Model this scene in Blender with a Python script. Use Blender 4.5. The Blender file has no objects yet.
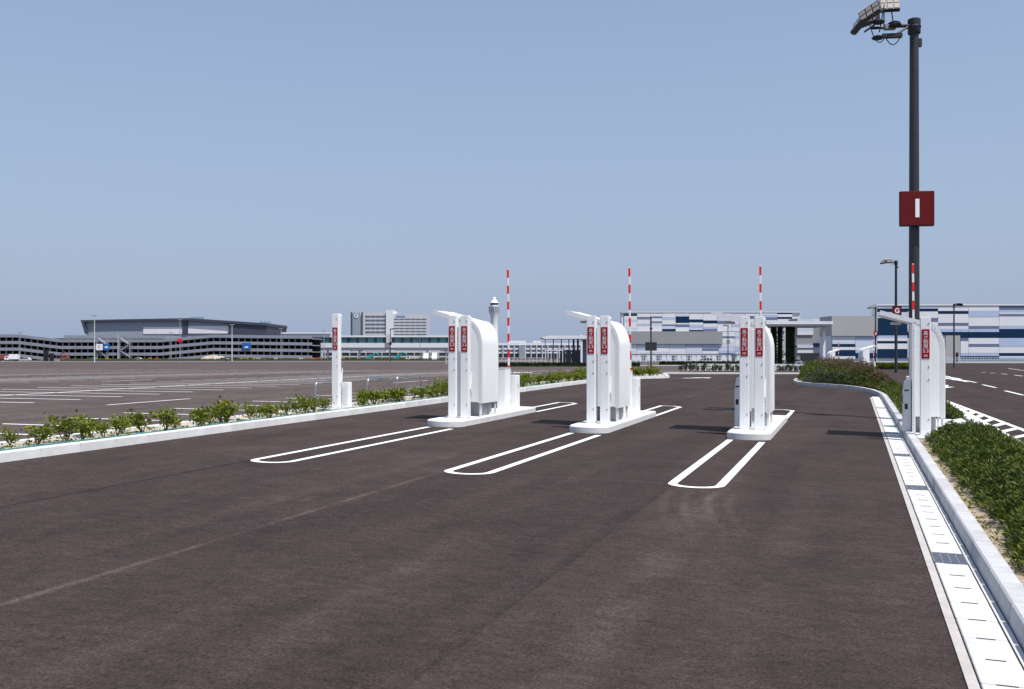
import bpy, bmesh, math, random
from mathutils import Vector, Matrix
random.seed(7)
R = math.radians
S = bpy.context.scene
C = S.collection

# ------------------------------------------------------------------ camera
F = 995.6; HX = 512.0; HY = 354.0; EYE = 2.0
cd = bpy.data.cameras.new('camera'); cam = bpy.data.objects.new('camera', cd); C.objects.link(cam)
cam.location = (0, 0, EYE); cam.rotation_euler = (R(90), 0, 0)
cd.sensor_width = 36; cd.lens = F/1024*36; cd.shift_y = (HY-344.5)/1024
cd.clip_start = .1; cd.clip_end = 20000
S.camera = cam
S.render.resolution_x = 1024; S.render.resolution_y = 689
# ------------------------------------------------------------------ light
SUN = Vector((.320, -.329, 1)).normalized()      # sun high to the right, a little behind the camera
EL = math.asin(SUN.z); AZ = math.atan2(SUN.x, SUN.y)
w = bpy.data.worlds.new('World'); S.world = w; w.use_nodes = True
nt = w.node_tree; nt.nodes.clear()
sky = nt.nodes.new('ShaderNodeTexSky'); sky.sky_type = 'NISHITA'; sky.sun_disc = False
sky.sun_elevation = EL; sky.sun_rotation = AZ
sky.altitude = 0; sky.air_density = 1.0; sky.dust_density = 1.0; sky.ozone_density = 1.0
bg = nt.nodes.new('ShaderNodeBackground'); bg.inputs[1].default_value = .12
wo = nt.nodes.new('ShaderNodeOutputWorld')
# thick summer haze: the clear sky fades evenly to a pale blue grey towards the horizon, all the way round
wtc = nt.nodes.new('ShaderNodeTexCoord'); wsx = nt.nodes.new('ShaderNodeSeparateXYZ'); nt.links.new(wtc.outputs['Generated'], wsx.inputs[0])
def wmath(op, a, b=None):
    n_ = nt.nodes.new('ShaderNodeMath'); n_.operation = op
    for i_, v_ in enumerate((a, b)):
        if v_ is None: continue
        if isinstance(v_, (int, float)): n_.inputs[i_].default_value = v_
        else: nt.links.new(v_, n_.inputs[i_])
    return n_.outputs[0]
hz = wmath('EXPONENT', wmath('MULTIPLY', wmath('MAXIMUM', wsx.outputs[2], 0.0), -2.2))
wmx = nt.nodes.new('ShaderNodeMix'); wmx.data_type = 'RGBA'; wmx.inputs['B'].default_value = (2.05, 2.53, 3.55, 1)
nt.links.new(hz, wmx.inputs['Factor']); nt.links.new(sky.outputs[0], wmx.inputs['A'])
nt.links.new(wmx.outputs['Result'], bg.inputs[0]); nt.links.new(bg.outputs[0], wo.inputs[0])
sl = bpy.data.lights.new('sun', 'SUN'); sl.energy = 4.0; sl.angle = R(.5); sl.color = (1, .965, .91)
so = bpy.data.objects.new('sun', sl); C.objects.link(so)
so.rotation_euler = SUN.to_track_quat('Z', 'Y').to_euler(); so.location = (20, -20, 60)
S.view_settings.view_transform = 'Standard'; S.view_settings.look = 'None'
S.view_settings.exposure = .45; S.view_settings.gamma = 1; S.view_settings.use_curve_mapping = False
try:
    S.render.engine = 'CYCLES'
except Exception: pass

# ------------------------------------------------------------------ the lie of the land
TH = R(18.9)                                     # lane axis, clockwise from the view axis
Ux, Uy = math.sin(TH), math.cos(TH)              # along the lanes (u)
Px, Py = math.cos(TH), -math.sin(TH)             # across the lanes (p)
def sm(a, b, x):
    t = min(1, max(0, (x-a)/(b-a))); return t*t*(3-2*t)
def splus(x, r): return r*math.log1p(math.exp(max(-40, min(40, x/r))))
def G(x, y):
    u = Ux*x+Uy*y; p = Px*x+Py*y; d = math.hypot(x, y)
    pc = -15+splus(p+15, 1.5)-splus(p-6, 1.5)
    n = .0066*u-.01546*pc; wt = 1-sm(45, 150, d)
    return n*wt-.0021*d*(1-wt)
def W(u, p, z=0):
    x = Ux*u+Px*p; y = Uy*u+Py*p
    return Vector((x, y, G(x, y)+z))
def FP(px, py, Y): return Vector(((px-HX)/F*Y, Y, EYE+(HY-py)/F*Y))
def gz(px, Y): return G((px-HX)/F*Y, Y)

# ------------------------------------------------------------------ materials
M = {}
def mat(name, col, rough=.5, metal=0, var=.08, scale=3.0, bump=0, bscale=60, spec=.5, dirt=None, each=0, streak=False):
    m = bpy.data.materials.new(name); m.use_nodes = True; t = m.node_tree; b = t.nodes['Principled BSDF']
    b.inputs['Roughness'].default_value = rough; b.inputs['Metallic'].default_value = metal
    b.inputs['Specular IOR Level'].default_value = spec
    tc = t.nodes.new('ShaderNodeTexCoord'); nz = t.nodes.new('ShaderNodeTexNoise')
    nz.inputs['Scale'].default_value = scale; nz.inputs['Detail'].default_value = 6; nz.inputs['Roughness'].default_value = .65
    if streak:
        smp = t.nodes.new('ShaderNodeMapping'); smp.inputs['Scale'].default_value = (7, 7, .5)
        t.links.new(tc.outputs['Object'], smp.inputs['Vector']); t.links.new(smp.outputs[0], nz.inputs['Vector'])
    else: t.links.new(tc.outputs['Object'], nz.inputs['Vector'])
    rp = t.nodes.new('ShaderNodeValToRGB')
    rp.color_ramp.elements[0].position = .3; rp.color_ramp.elements[1].position = .7
    lo = [max(0, c*(1-var)) for c in col]; hi = [min(1, c*(1+var)) for c in col]
    if dirt: lo = list(dirt)
    rp.color_ramp.elements[0].color = (*lo, 1); rp.color_ramp.elements[1].color = (*hi, 1)
    t.links.new(nz.outputs[0], rp.inputs[0]); t.links.new(rp.outputs[0], b.inputs['Base Color'])
    if each:
        oi = t.nodes.new('ShaderNodeObjectInfo'); mr = t.nodes.new('ShaderNodeMapRange')
        mr.inputs[3].default_value = 1-each; mr.inputs[4].default_value = 1+each*.6
        t.links.new(oi.outputs['Random'], mr.inputs[0])
        vm = t.nodes.new('ShaderNodeVectorMath'); vm.operation = 'SCALE'
        t.links.new(rp.outputs[0], vm.inputs[0]); t.links.new(mr.outputs[0], vm.inputs['Scale']); t.links.new(vm.outputs[0], b.inputs['Base Color'])
    if bump:
        n2 = t.nodes.new('ShaderNodeTexNoise'); n2.inputs['Scale'].default_value = bscale; n2.inputs['Detail'].default_value = 4
        t.links.new(tc.outputs['Object'], n2.inputs['Vector'])
        bp = t.nodes.new('ShaderNodeBump'); bp.inputs['Strength'].default_value = bump; bp.inputs['Distance'].default_value = .01
        t.links.new(n2.outputs[0], bp.inputs['Height']); t.links.new(bp.outputs[0], b.inputs['Normal'])
    M[name] = m; return m
def leafmat(name, a, b_, c):
    m = bpy.data.materials.new(name); m.use_nodes = True; t = m.node_tree; b = t.nodes['Principled BSDF']
    b.inputs['Roughness'].default_value = .55; b.inputs['Specular IOR Level'].default_value = .3
    g = t.nodes.new('ShaderNodeNewGeometry'); rp = t.nodes.new('ShaderNodeValToRGB')
    e = rp.color_ramp.elements; e[0].color = (*a, 1); e[1].color = (*c, 1); k = e.new(.55); k.color = (*b_, 1)
    tc = t.nodes.new('ShaderNodeTexCoord'); nz = t.nodes.new('ShaderNodeTexNoise'); nz.inputs['Scale'].default_value = 5.5; nz.inputs['Detail'].default_value = 3
    t.links.new(tc.outputs['Object'], nz.inputs['Vector'])
    ad = t.nodes.new('ShaderNodeMath'); ad.operation = 'MULTIPLY_ADD'; ad.inputs[1].default_value = .5; t.links.new(g.outputs['Random Per Island'], ad.inputs[0])
    m2_ = t.nodes.new('ShaderNodeMapRange'); m2_.inputs[1].default_value = .36; m2_.inputs[2].default_value = .66; m2_.inputs[3].default_value = -.1; m2_.inputs[4].default_value = .6
    t.links.new(nz.outputs[0], m2_.inputs[0]); t.links.new(m2_.outputs[0], ad.inputs[2])
    t.links.new(ad.outputs[0], rp.inputs[0]); t.links.new(rp.outputs[0], b.inputs['Base Color'])
    tr = t.nodes.new('ShaderNodeBsdfTranslucent'); t.links.new(rp.outputs[0], tr.inputs[0])
    mx = t.nodes.new('ShaderNodeMixShader'); mx.inputs[0].default_value = .3
    out = t.nodes['Material Output']
    t.links.new(b.outputs[0], mx.inputs[1]); t.links.new(tr.outputs[0], mx.inputs[2]); t.links.new(mx.outputs[0], out.inputs[0])
    M[name] = m; return m
mat('white_paint', (.86, .86, .85), .42, var=.055, scale=2, streak=True)
mat('white_metal', (.77, .77, .77), .4, var=.06, scale=3, streak=True)
mat('grey_paint', (.30, .31, .32), .5)
mat('light_grey', (.55, .56, .57), .5)
mat('dark_metal', (.028, .029, .034), .45, var=.2)
mat('black', (.012, .012, .014), .5)
mat('steel', (.55, .56, .58), .28, metal=1, var=.06, scale=9)
mat('zinc', (.35, .37, .41), .45, metal=.8, var=.15, scale=20)
mat('sign_red', (.33, .004, .014), .55, var=.04, spec=.2)
mat('plate_maroon', (.115, .004, .006), .6, var=.05, spec=.2)
mat('red', (.80, .015, .01), .4, var=.04)
mat('lettering', (.82, .82, .82), .5, var=.02)
mat('concrete', (.56, .56, .55), .85, var=.12, scale=5, bump=.25, bscale=90)
mat('concrete_white', (.62, .62, .61), .85, var=.10, scale=4, bump=.25, bscale=70, each=.10)
mat('concrete_lid', (.58, .58, .575), .85, var=.09, scale=4, bump=.25, bscale=80, each=.10)
mat('concrete_edge', (.42, .39, .37), .9, var=.15, scale=8)
mat('kerb_grey', (.45, .45, .46), .85, var=.12, scale=6, bump=.3, bscale=80, each=.10)
mat('soil', (.33, .26, .19), .95, var=.55, scale=14, bump=1.0, bscale=40)
mat('pale_soil', (.40, .36, .29), .95, var=.4, scale=5, bump=.6, bscale=30)
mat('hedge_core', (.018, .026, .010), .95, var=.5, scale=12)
mat('bark', (.10, .07, .045), .9, var=.3, scale=30)
mat('teal_pipe', (.05, .22, .24), .6)
mat('lens', (.26, .23, .21), .25, var=.12, scale=12)
mat('glass', (.05, .08, .10), .08, var=.2, scale=.2)
mat('teal_glass', (.10, .26, .28), .1, var=.35, scale=.25)
mat('bldg_white', (.72, .74, .77), .5, var=.04, scale=.2)
mat('bldg_grey', (.30, .30, .31), .6, var=.06, scale=.15)
mat('bldg_tan', (.40, .39, .39), .6, var=.06, scale=.15)
mat('pan_W', (.74, .75, .78), .45, var=.03, scale=.3)
mat('pan_S', (.60, .65, .74), .45, var=.04, scale=.3)
mat('pan_L', (.44, .52, .70), .4, var=.05, scale=.3)
mat('pan_M', (.15, .18, .28), .45, var=.06, scale=.3)
mat('pan_D', (.008, .030, .075), .5, var=.08, scale=.3, spec=.12)
mat('deck_grey', (.25, .27, .32), .7, var=.12, scale=.2)
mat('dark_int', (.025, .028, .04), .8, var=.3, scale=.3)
mat('dark_clad', (.05, .06, .085), .5, var=.12, scale=.2)
mat('mid_clad', (.28, .32, .38), .5, var=.05, scale=.2)
mat('hotel', (.55, .56, .58), .6, var=.04, scale=.1)
mat('hotel_win', (.12, .15, .20), .2, var=.25, scale=.3)
mat('sign_blue', (.01, .12, .42), .5)
mat('yellow', (.65, .42, .03), .5)
mat('teal_paint', (.02, .28, .28), .5)
mat('orange', (.26, .06, .05), .6)
mat('tint_glass', (.13, .17, .21), .12, var=.2, scale=.3)
mat('heap_soil', (.40, .33, .27), .95, var=.3, scale=.6)
mat('tyre', (.02, .02, .02), .8)
leafmat('juniper', (.028, .045, .006), (.066, .098, .012), (.20, .215, .03))
leafmat('shrub', (.07, .105, .006), (.13, .17, .012), (.34, .30, .03))
leafmat('dark_leaf', (.015, .030, .008), (.028, .05, .012), (.05, .08, .02))
leafmat('dry_leaf', (.10, .075, .05), (.14, .11, .06), (.11, .13, .04))
leafmat('flower', (.22, .02, .06), (.30, .05, .10), (.18, .06, .05))

def ground_mat():
    m = bpy.data.materials.new('asphalt'); m.use_nodes = True; t = m.node_tree; N = t.nodes; L = t.links
    b = N['Principled BSDF']; b.inputs['Specular IOR Level'].default_value = .12
    tc = N.new('ShaderNodeTexCoord')
    mp = N.new('ShaderNodeMapping'); mp.inputs['Rotation'].default_value = (0, 0, TH)   # x = across, y = along the lanes
    L.new(tc.outputs['Object'], mp.inputs['Vector'])
    sx = N.new('ShaderNodeSeparateXYZ'); L.new(mp.outputs[0], sx.inputs[0])
    def noise(scale, detail=5, rough=.6, vec=None, st=None):
        n = N.new('ShaderNodeTexNoise'); n.inputs['Scale'].default_value = scale
        n.inputs['Detail'].default_value = detail; n.inputs['Roughness'].default_value = rough
        v = vec or mp.outputs[0]
        if st:
            q = N.new('ShaderNodeMapping'); q.inputs['Scale'].default_value = st; L.new(v, q.inputs['Vector']); v = q.outputs[0]
        L.new(v, n.inputs['Vector']); return n.outputs[0]
    def ma(op, a, b2=None, clamp=False, c=None):
        n = N.new('ShaderNodeMath'); n.operation = op; n.use_clamp = clamp
        for i, v in enumerate((a, b2, c)):
            if v is None: continue
            if isinstance(v, (int, float)): n.inputs[i].default_value = v
            else: L.new(v, n.inputs[i])
        return n.outputs[0]
    def rng(v, a, b2, c, d):
        n = N.new('ShaderNodeMapRange'); n.clamp = True
        for i, q in enumerate((a, b2, c, d)): n.inputs[i+1].default_value = q
        L.new(v, n.inputs[0]); return n.outputs[0]
    p, u = sx.outputs[0], sx.outputs[1]
    val = ma('MULTIPLY', rng(noise(.16, 4), .3, .7, .86, 1.14), rng(noise(1.0, 4, .6, st=(1.0, .10, 1)), .3, .7, .84, 1.14))
    val = ma('MULTIPLY', val, rng(noise(.9, 6, .7), .3, .7, .80, 1.18))
    val = ma('MULTIPLY', val, rng(noise(7, 5, .75, st=(.6, 1.3, 1)), .3, .7, .74, 1.26))
    val = ma('MULTIPLY', val, rng(noise(22, 4, .8), .3, .7, .74, 1.26))
    grit = noise(48, 3, .75); val = ma('MULTIPLY', val, rng(grit, .3, .7, .50, 1.50))
    peb = N.new('ShaderNodeTexVoronoi'); peb.inputs['Scale'].default_value = 75; L.new(mp.outputs[0], peb.inputs['Vector'])
    val = ma('MULTIPLY', val, rng(peb.outputs['Distance'], 0, .6, 1.15, .84))
    pit = noise(16, 2, .5); val = ma('MULTIPLY', val, rng(pit, .66, .72, 1, .62))
    # strips laid by the paver differ a little in tone, with joints between them
    wob = ma('MULTIPLY', ma('SUBTRACT', noise(.35, 2), .5), .10)
    wob = ma('ADD', wob, ma('MULTIPLY', ma('SUBTRACT', noise(5, 3), .5), .04))
    pw = ma('ADD', p, wob)
    def step(p0, k, soft=.03): return rng(pw, p0-soft, p0+soft, 1, k)
    for p0, k in ((-9.46, .90), (-6.0, .97)): val = ma('MULTIPLY', val, step(p0, k))
    e = ma('MULTIPLY', rng(pw, -2.48, -2.42, 0, 1), rng(pw, -2.42, -.6, 1, .0))
    val = ma('MULTIPLY', val, ma('ADD', 1, ma('MULTIPLY', e, ma('MULTIPLY', rng(u, 14.0, 14.4, 1, 0), .14))))
    val = ma('MULTIPLY', val, ma('SUBTRACT', 1, ma('MULTIPLY', ma('MULTIPLY', rng(pw, -3.6, -2.48, 0, 1), rng(pw, -2.48, -2.44, 1, 0)), .13)))
    for p0, wd, k, br in ((-9.46, .045, .60, .30), (-6.0, .05, 1.75, .42), (-2.45, .02, .8, .3), (-0.9, .03, .88, .45)):
        dd = ma('ABSOLUTE', ma('SUBTRACT', pw, p0)); f = rng(dd, wd*.4, wd*1.3, 1, 0)
        f = ma('MULTIPLY', f, rng(noise(1.1, 4, .7), br, br+.15, .15, 1))
        val = ma('MULTIPLY', val, ma('ADD', 1, ma('MULTIPLY', f, k-1)))
    # joint across, level with the front of the lane markings
    dd = ma('ABSOLUTE', ma('SUBTRACT', ma('ADD', u, wob), 14.28)); f = ma('MULTIPLY', rng(dd, .02, .06, 1, 0), ma('MULTIPLY', rng(p, -6.1, -5.9, 0, 1), rng(p, -2.5, -2.4, 1, 0)))
    val = ma('MULTIPLY', val, ma('ADD', 1, ma('MULTIPLY', f, .40)))
    # worn pale wheel tracks
    for p0, k, wd, am in ((-2.66, .0005, .24, .34), (-1.72, .0012, .28, .42), (-4.6, .002, .25, .2), (-6.8, .0, .30, .2), (-7.9, .0, .3, .14), (-3.9, .004, .2, .22), (-.6, .0, .3, .12)):
        cur = ma('MULTIPLY', ma('POWER', ma('ABSOLUTE', ma('SUBTRACT', u, 14)), 2), k)
        dd = ma('ABSOLUTE', ma('SUBTRACT', pw, ma('ADD', cur, p0)))
        f = ma('MULTIPLY', rng(dd, wd*.25, wd, 1, 0), rng(noise(1.4, 6, .75, st=(1.6, .5, 1)), .36, .62, .1, 1))
        val = ma('MULTIPLY', val, ma('ADD', 1, ma('MULTIPLY', ma('MULTIPLY', f, rng(u, 13, 24, 1, .35)), am)))
    # four pale scuffs just in front of the right-hand lane marking
    for p0 in (-2.36, -2.10, -1.80, -1.54):
        cur = ma('MULTIPLY', ma('POWER', ma('SUBTRACT', 13.8, u), 2), .055)
        dd = ma('ABSOLUTE', ma('SUBTRACT', p, ma('ADD', cur, p0)))
        f = ma('MULTIPLY', rng(dd, .01, .09, 1, 0), rng(u, 10.7, 12.2, 0, 1)); f = ma('MULTIPLY', f, rng(u, 13.5, 13.8, 1, 0))
        f = ma('MULTIPLY', f, rng(noise(4, 4), .3, .55, .3, 1))
        val = ma('MULTIPLY', val, ma('ADD', 1, ma('MULTIPLY', f, .42)))
    # dusty pale scrapes, mostly near the left joint
    sc = ma('MULTIPLY', rng(noise(2.0, 6, .75, st=(1.6, .8, 1)), .58, .68, 0, 1), rng(noise(.25, 2), .48, .6, 0, 1))
    sc = ma('MULTIPLY', sc, rng(ma('ABSOLUTE', ma('ADD', p, 6.9)), .3, 1.6, 1, .25))
    val = ma('MULTIPLY', val, ma('ADD', 1, ma('MULTIPLY', sc, .7)))
    # the older car park to the left is greyer and paler than the new lanes
    lot = rng(p, -14.4, -14.3, 1, 0)
    cm = N.new('ShaderNodeMix'); cm.data_type = 'RGBA'
    cm.inputs['A'].default_value = (.057, .041, .0375, 1); cm.inputs['B'].default_value = (.098, .077, .071, 1)
    L.new(lot, cm.inputs['Factor'])
    mul = N.new('ShaderNodeVectorMath'); mul.operation = 'SCALE'
    L.new(cm.outputs['Result'], mul.inputs[0]); L.new(val, mul.inputs['Scale'])
    L.new(mul.outputs[0], b.inputs['Base Color'])
    L.new(rng(noise(.6, 4), .3, .7, .82, .95), b.inputs['Roughness'])
    bp = N.new('ShaderNodeBump'); bp.inputs['Strength'].default_value = .45; bp.inputs['Distance'].default_value = .006
    L.new(ma('ADD', grit, peb.outputs['Distance']), bp.inputs['Height']); L.new(bp.outputs[0], b.inputs['Normal'])
    M['asphalt'] = m
ground_mat()
def line_mat():
    m = bpy.data.materials.new('road_paint'); m.use_nodes = True; t = m.node_tree; N = t.nodes; L = t.links
    b = N['Principled BSDF']; b.inputs['Roughness'].default_value = .6
    tc = N.new('ShaderNodeTexCoord'); n = N.new('ShaderNodeTexNoise'); n.inputs['Scale'].default_value = 22; n.inputs['Detail'].default_value = 8
    n.inputs['Roughness'].default_value = .75
    L.new(tc.outputs['Object'], n.inputs['Vector'])
    r = N.new('ShaderNodeValToRGB'); e = r.color_ramp.elements
    e[0].position = .26; e[0].color = (.32, .31, .31, 1); e[1].position = .42; e[1].color = (.78, .78, .77, 1)
    L.new(n.outputs[0], r.inputs[0]); L.new(r.outputs[0], b.inputs['Base Color'])
    M['road_paint'] = m
line_mat()

# ------------------------------------------------------------------ mesh helpers
class MB:
    def __init__(s): s.v = []; s.f = []
    def add(s, vs, fs):
        o = len(s.v); s.v += [Vector(v) for v in vs]; s.f += [[i+o for i in f] for f in fs]; return s
    def box(s, x0, x1, y0, y1, z0, z1):
        return s.add([(x0,y0,z0),(x1,y0,z0),(x1,y1,z0),(x0,y1,z0),(x0,y0,z1),(x1,y0,z1),(x1,y1,z1),(x0,y1,z1)],
                     [(0,3,2,1),(4,5,6,7),(0,1,5,4),(1,2,6,5),(2,3,7,6),(3,0,4,7)])
    def hexa(s, b, t):      # four bottom corners, four top corners, anticlockwise from above
        return s.add(list(b)+list(t), [(3,2,1,0),(4,5,6,7),(0,1,5,4),(1,2,6,5),(2,3,7,6),(3,0,4,7)])
    def prism(s, poly, a, b, ax='y'):      # polygon in the plane normal to ax, extruded a..b
        n = len(poly)
        def pt(q, k):
            if ax == 'y': return (q[0], k, q[1])
            if ax == 'x': return (k, q[0], q[1])
            return (q[0], q[1], k)
        vs = [pt(q, a) for q in poly]+[pt(q, b) for q in poly]
        fs = [tuple(range(n)), tuple(reversed(range(n, 2*n)))]+[(i, i+n, (i+1) % n+n, (i+1) % n) for i in range(n)]
        return s.add(vs, fs)
    def tube(s, pts, r, n=8, cap=True):
        pts = [Vector(q) for q in pts]; rr = r if isinstance(r, (list, tuple)) else [r]*len(pts)
        ref = None; vs = []
        for i, q in enumerate(pts):
            d = (pts[min(i+1, len(pts)-1)]-pts[max(i-1, 0)]).normalized()
            if ref is None: ref = d.orthogonal().normalized()
            ref = (ref-d*ref.dot(d)).normalized(); bn = d.cross(ref)
            for k in range(n):
                a = 2*math.pi*k/n; vs.append(q+(ref*math.cos(a)+bn*math.sin(a))*rr[i])
        fs = []
        for i in range(len(pts)-1):
            for k in range(n):
                k2 = (k+1) % n; fs.append((i*n+k, i*n+k2, (i+1)*n+k2, (i+1)*n+k))
        if cap: fs += [tuple(reversed(range(n))), tuple(range((len(pts)-1)*n, len(pts)*n))]
        return s.add(vs, fs)
    def lathe(s, prof, n=16, c=(0, 0)):     # (r, z) profile
        vs = [(c[0]+r*math.cos(2*math.pi*k/n), c[1]+r*math.sin(2*math.pi*k/n), z) for r, z in prof for k in range(n)]
        fs = [(i*n+k, i*n+(k+1) % n, (i+1)*n+(k+1) % n, (i+1)*n+k) for i in range(len(prof)-1) for k in range(n)]
        fs += [tuple(reversed(range(n))), tuple(range((len(prof)-1)*n, len(prof)*n))]
        return s.add(vs, fs)
    def build(s, name, m, parent=None, bevel=0, seg=2, smooth=False, loc=None, fix=True):
        me = bpy.data.meshes.new(name)
        vs = s.v
        if loc is not None: loc = Vector(loc); vs = [v-loc for v in s.v]
        me.from_pydata([tuple(v) for v in vs], [], s.f)
        if fix or bevel:
            bm = bmesh.new(); bm.from_mesh(me)
            bmesh.ops.recalc_face_normals(bm, faces=bm.faces)
            if bevel:
                es = [e for e in bm.edges if len(e.link_faces) == 2 and e.calc_face_angle() > R(35)]
                bmesh.ops.bevel(bm, geom=es, offset=bevel, segments=seg, affect='EDGES', clamp_overlap=True)
            bm.to_mesh(me); bm.free()
        if smooth:
            for p_ in me.polygons: p_.use_smooth = True
            try: me.set_sharp_from_angle(angle=R(40))
            except Exception: pass
        me.materials.append(M[m])
        o = bpy.data.objects.new(name, me); C.objects.link(o)
        if loc is not None: o.location = loc
        if parent: o.parent = parent
        return o
def tag(o, label=None, cat=None, group=None, kind=None):
    if label: o['label'] = label
    if cat: o['category'] = cat
    if group: o['group'] = group
    if kind: o['kind'] = kind
    return o
def thing(name, loc, rz=0, label=None, cat=None, group=None, kind=None):
    o = bpy.data.objects.new(name, None); C.objects.link(o); o.location = loc; o.rotation_euler = (0, 0, rz); o.empty_display_size = .2
    return tag(o, label, cat, group, kind)
def copy_tree(o, parent=None):
    c = o.copy(); C.objects.link(c); c.parent = parent
    for ch in list(o.children): copy_tree(ch, c)
    return c
def text_mesh(body, size, m, parent, loc, rot=(R(90), 0, 0), spacing=1.0, name='lettering', sx=1.0, bold=0.0):
    cu = bpy.data.curves.new('txt', 'FONT'); cu.body = body; cu.size = size; cu.align_x = 'CENTER'; cu.align_y = 'CENTER'
    cu.space_line = spacing; cu.extrude = .0015; cu.offset = bold
    o = bpy.data.objects.new('txt', cu); C.objects.link(o)
    dg = bpy.context.evaluated_depsgraph_get()
    me = bpy.data.meshes.new_from_object(o.evaluated_get(dg)); me.name = name
    bpy.data.objects.remove(o); bpy.data.curves.remove(cu)
    me.materials.clear(); me.materials.append(M[m])
    if len(me.vertices):                       # centre it and narrow it
        xs = [v.co.x for v in me.vertices]; ys = [v.co.y for v in me.vertices]
        cx, cy = (min(xs)+max(xs))/2, (min(ys)+max(ys))/2
        for v in me.vertices: v.co.x = (v.co.x-cx)*sx; v.co.y -= cy
    q = bpy.data.objects.new(name, me); C.objects.link(q); q.parent = parent; q.location = loc; q.rotation_euler = rot
    return q
ORD = ['first','second','third','fourth','fifth','sixth','seventh','eighth','ninth','tenth','eleventh','twelfth','thirteenth','fourteenth',
       'fifteenth','sixteenth','seventeenth','eighteenth','nineteenth','twentieth']
TENS = {2: 'twenty', 3: 'thirty', 4: 'forty', 5: 'fifty', 6: 'sixty', 7: 'seventy', 8: 'eighty', 9: 'ninety'}
TENO = {2: 'twentieth', 3: 'thirtieth', 4: 'fortieth', 5: 'fiftieth', 6: 'sixtieth', 7: 'seventieth', 8: 'eightieth', 9: 'ninetieth'}
def nth(i):
    n = i+1
    if n > 100: return 'hundred-and-'+nth(n-101)
    if n == 100: return 'hundredth'
    if n <= 20: return ORD[n-1]
    return TENO[n//10] if n % 10 == 0 else TENS[n//10]+'-'+ORD[n % 10-1]

# ------------------------------------------------------------------ ground sheet
def axis(lo, hi, step, far):
    a = []; x = lo
    while x <= hi+1e-6: a.append(x); x += step
    s_ = step; x = lo; left = []
    while x > -far: s_ *= 1.25; x -= s_; left.append(x)
    s_ = step; x = hi
    while x < far: s_ *= 1.25; x += s_; a.append(x)
    return left[::-1]+a
us = axis(2, 130, 1.0, 5000); ps = axis(-60, 24, 1.0, 5000)
mb = MB(); mb.v = [W(u, p) for u in us for p in ps]; n = len(ps)
mb.f = [(i*n+j, i*n+j+1, (i+1)*n+j+1, (i+1)*n+j) for i in range(len(us)-1) for j in range(n-1)]
g = mb.build('ground', 'asphalt', fix=False, smooth=True); tag(g, kind='structure')
if g.data.polygons[0].normal.z < 0: g.data.flip_normals()

# strips and polygons that follow the ground
def strip(m, pts, wd, z=.004, step=1.0, closed=False):
    """painted line of width wd along (u, p) points"""
    q = []
    pts = list(pts)+([pts[0]] if closed else [])
    for (u0, p0), (u1, p1) in zip(pts, pts[1:]):
        L_ = math.hypot(u1-u0, p1-p0); k = max(1, int(L_/step))
        q += [(u0+(u1-u0)*i/k, p0+(p1-p0)*i/k) for i in range(k)]
    q.append(pts[-1])
    vs = []
    for i, (u, p) in enumerate(q):
        a = q[max(i-1, 0)]; b = q[min(i+1, len(q)-1)]
        if closed and i in (0, len(q)-1): a = q[-2]; b = q[1]
        if not closed or True:
            d0 = Vector((u-a[0], p-a[1])) if a != (u, p) else Vector((b[0]-u, b[1]-p))
            d1 = Vector((b[0]-u, b[1]-p)) if b != (u, p) else d0
            d0 = d0.normalized(); d1 = d1.normalized()
            t_ = (d0+d1)
            t_ = t_.normalized() if t_.length > 1e-6 else d0
            nn = Vector((-t_.y, t_.x)); k = 1/max(.5, abs(nn.dot(Vector((-d0.y, d0.x)))))
        zz = z+math.hypot(u, p)*.00012
        vs += [W(u+nn.x*wd/2*k, p+nn.y*wd/2*k, zz), W(u-nn.x*wd/2*k, p-nn.y*wd/2*k, zz)]
    m.add(vs, [(2*i, 2*i+1, 2*i+3, 2*i+2) for i in range(len(q)-1)])
def up_normals(o):
    me = o.data
    for pl in me.polygons:
        if pl.normal.z < 0: pl.flip()
def paint(name, fn):
    m = MB(); fn(m); o = m.build(name, 'road_paint', fix=False); up_normals(o); return tag(o, kind='structure')

PC = [-9.07, -5.60, -2.12]      # island axes
for pc in PC:
    def f(m, pc=pc):
        r = .34
        front = [(21.45, pc-r)]+[(14.35-.34*math.sin(a)*.9, pc-r*math.cos(a)) for a in [k*math.pi/10 for k in range(11)]]+[(21.2, pc+r)]
        strip(m, front, .13, step=1)
    paint('island_approach_line', f)
    def f2(m, pc=pc):
        strip(m, [(27.6, pc+r_) for r_ in (.36,)]+[(32.0, pc+.36), (32.35, pc+.1), (32.35, pc-.32), (27.6, pc-.32)], .12, step=1)
    paint('island_exit_line', f2)
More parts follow.
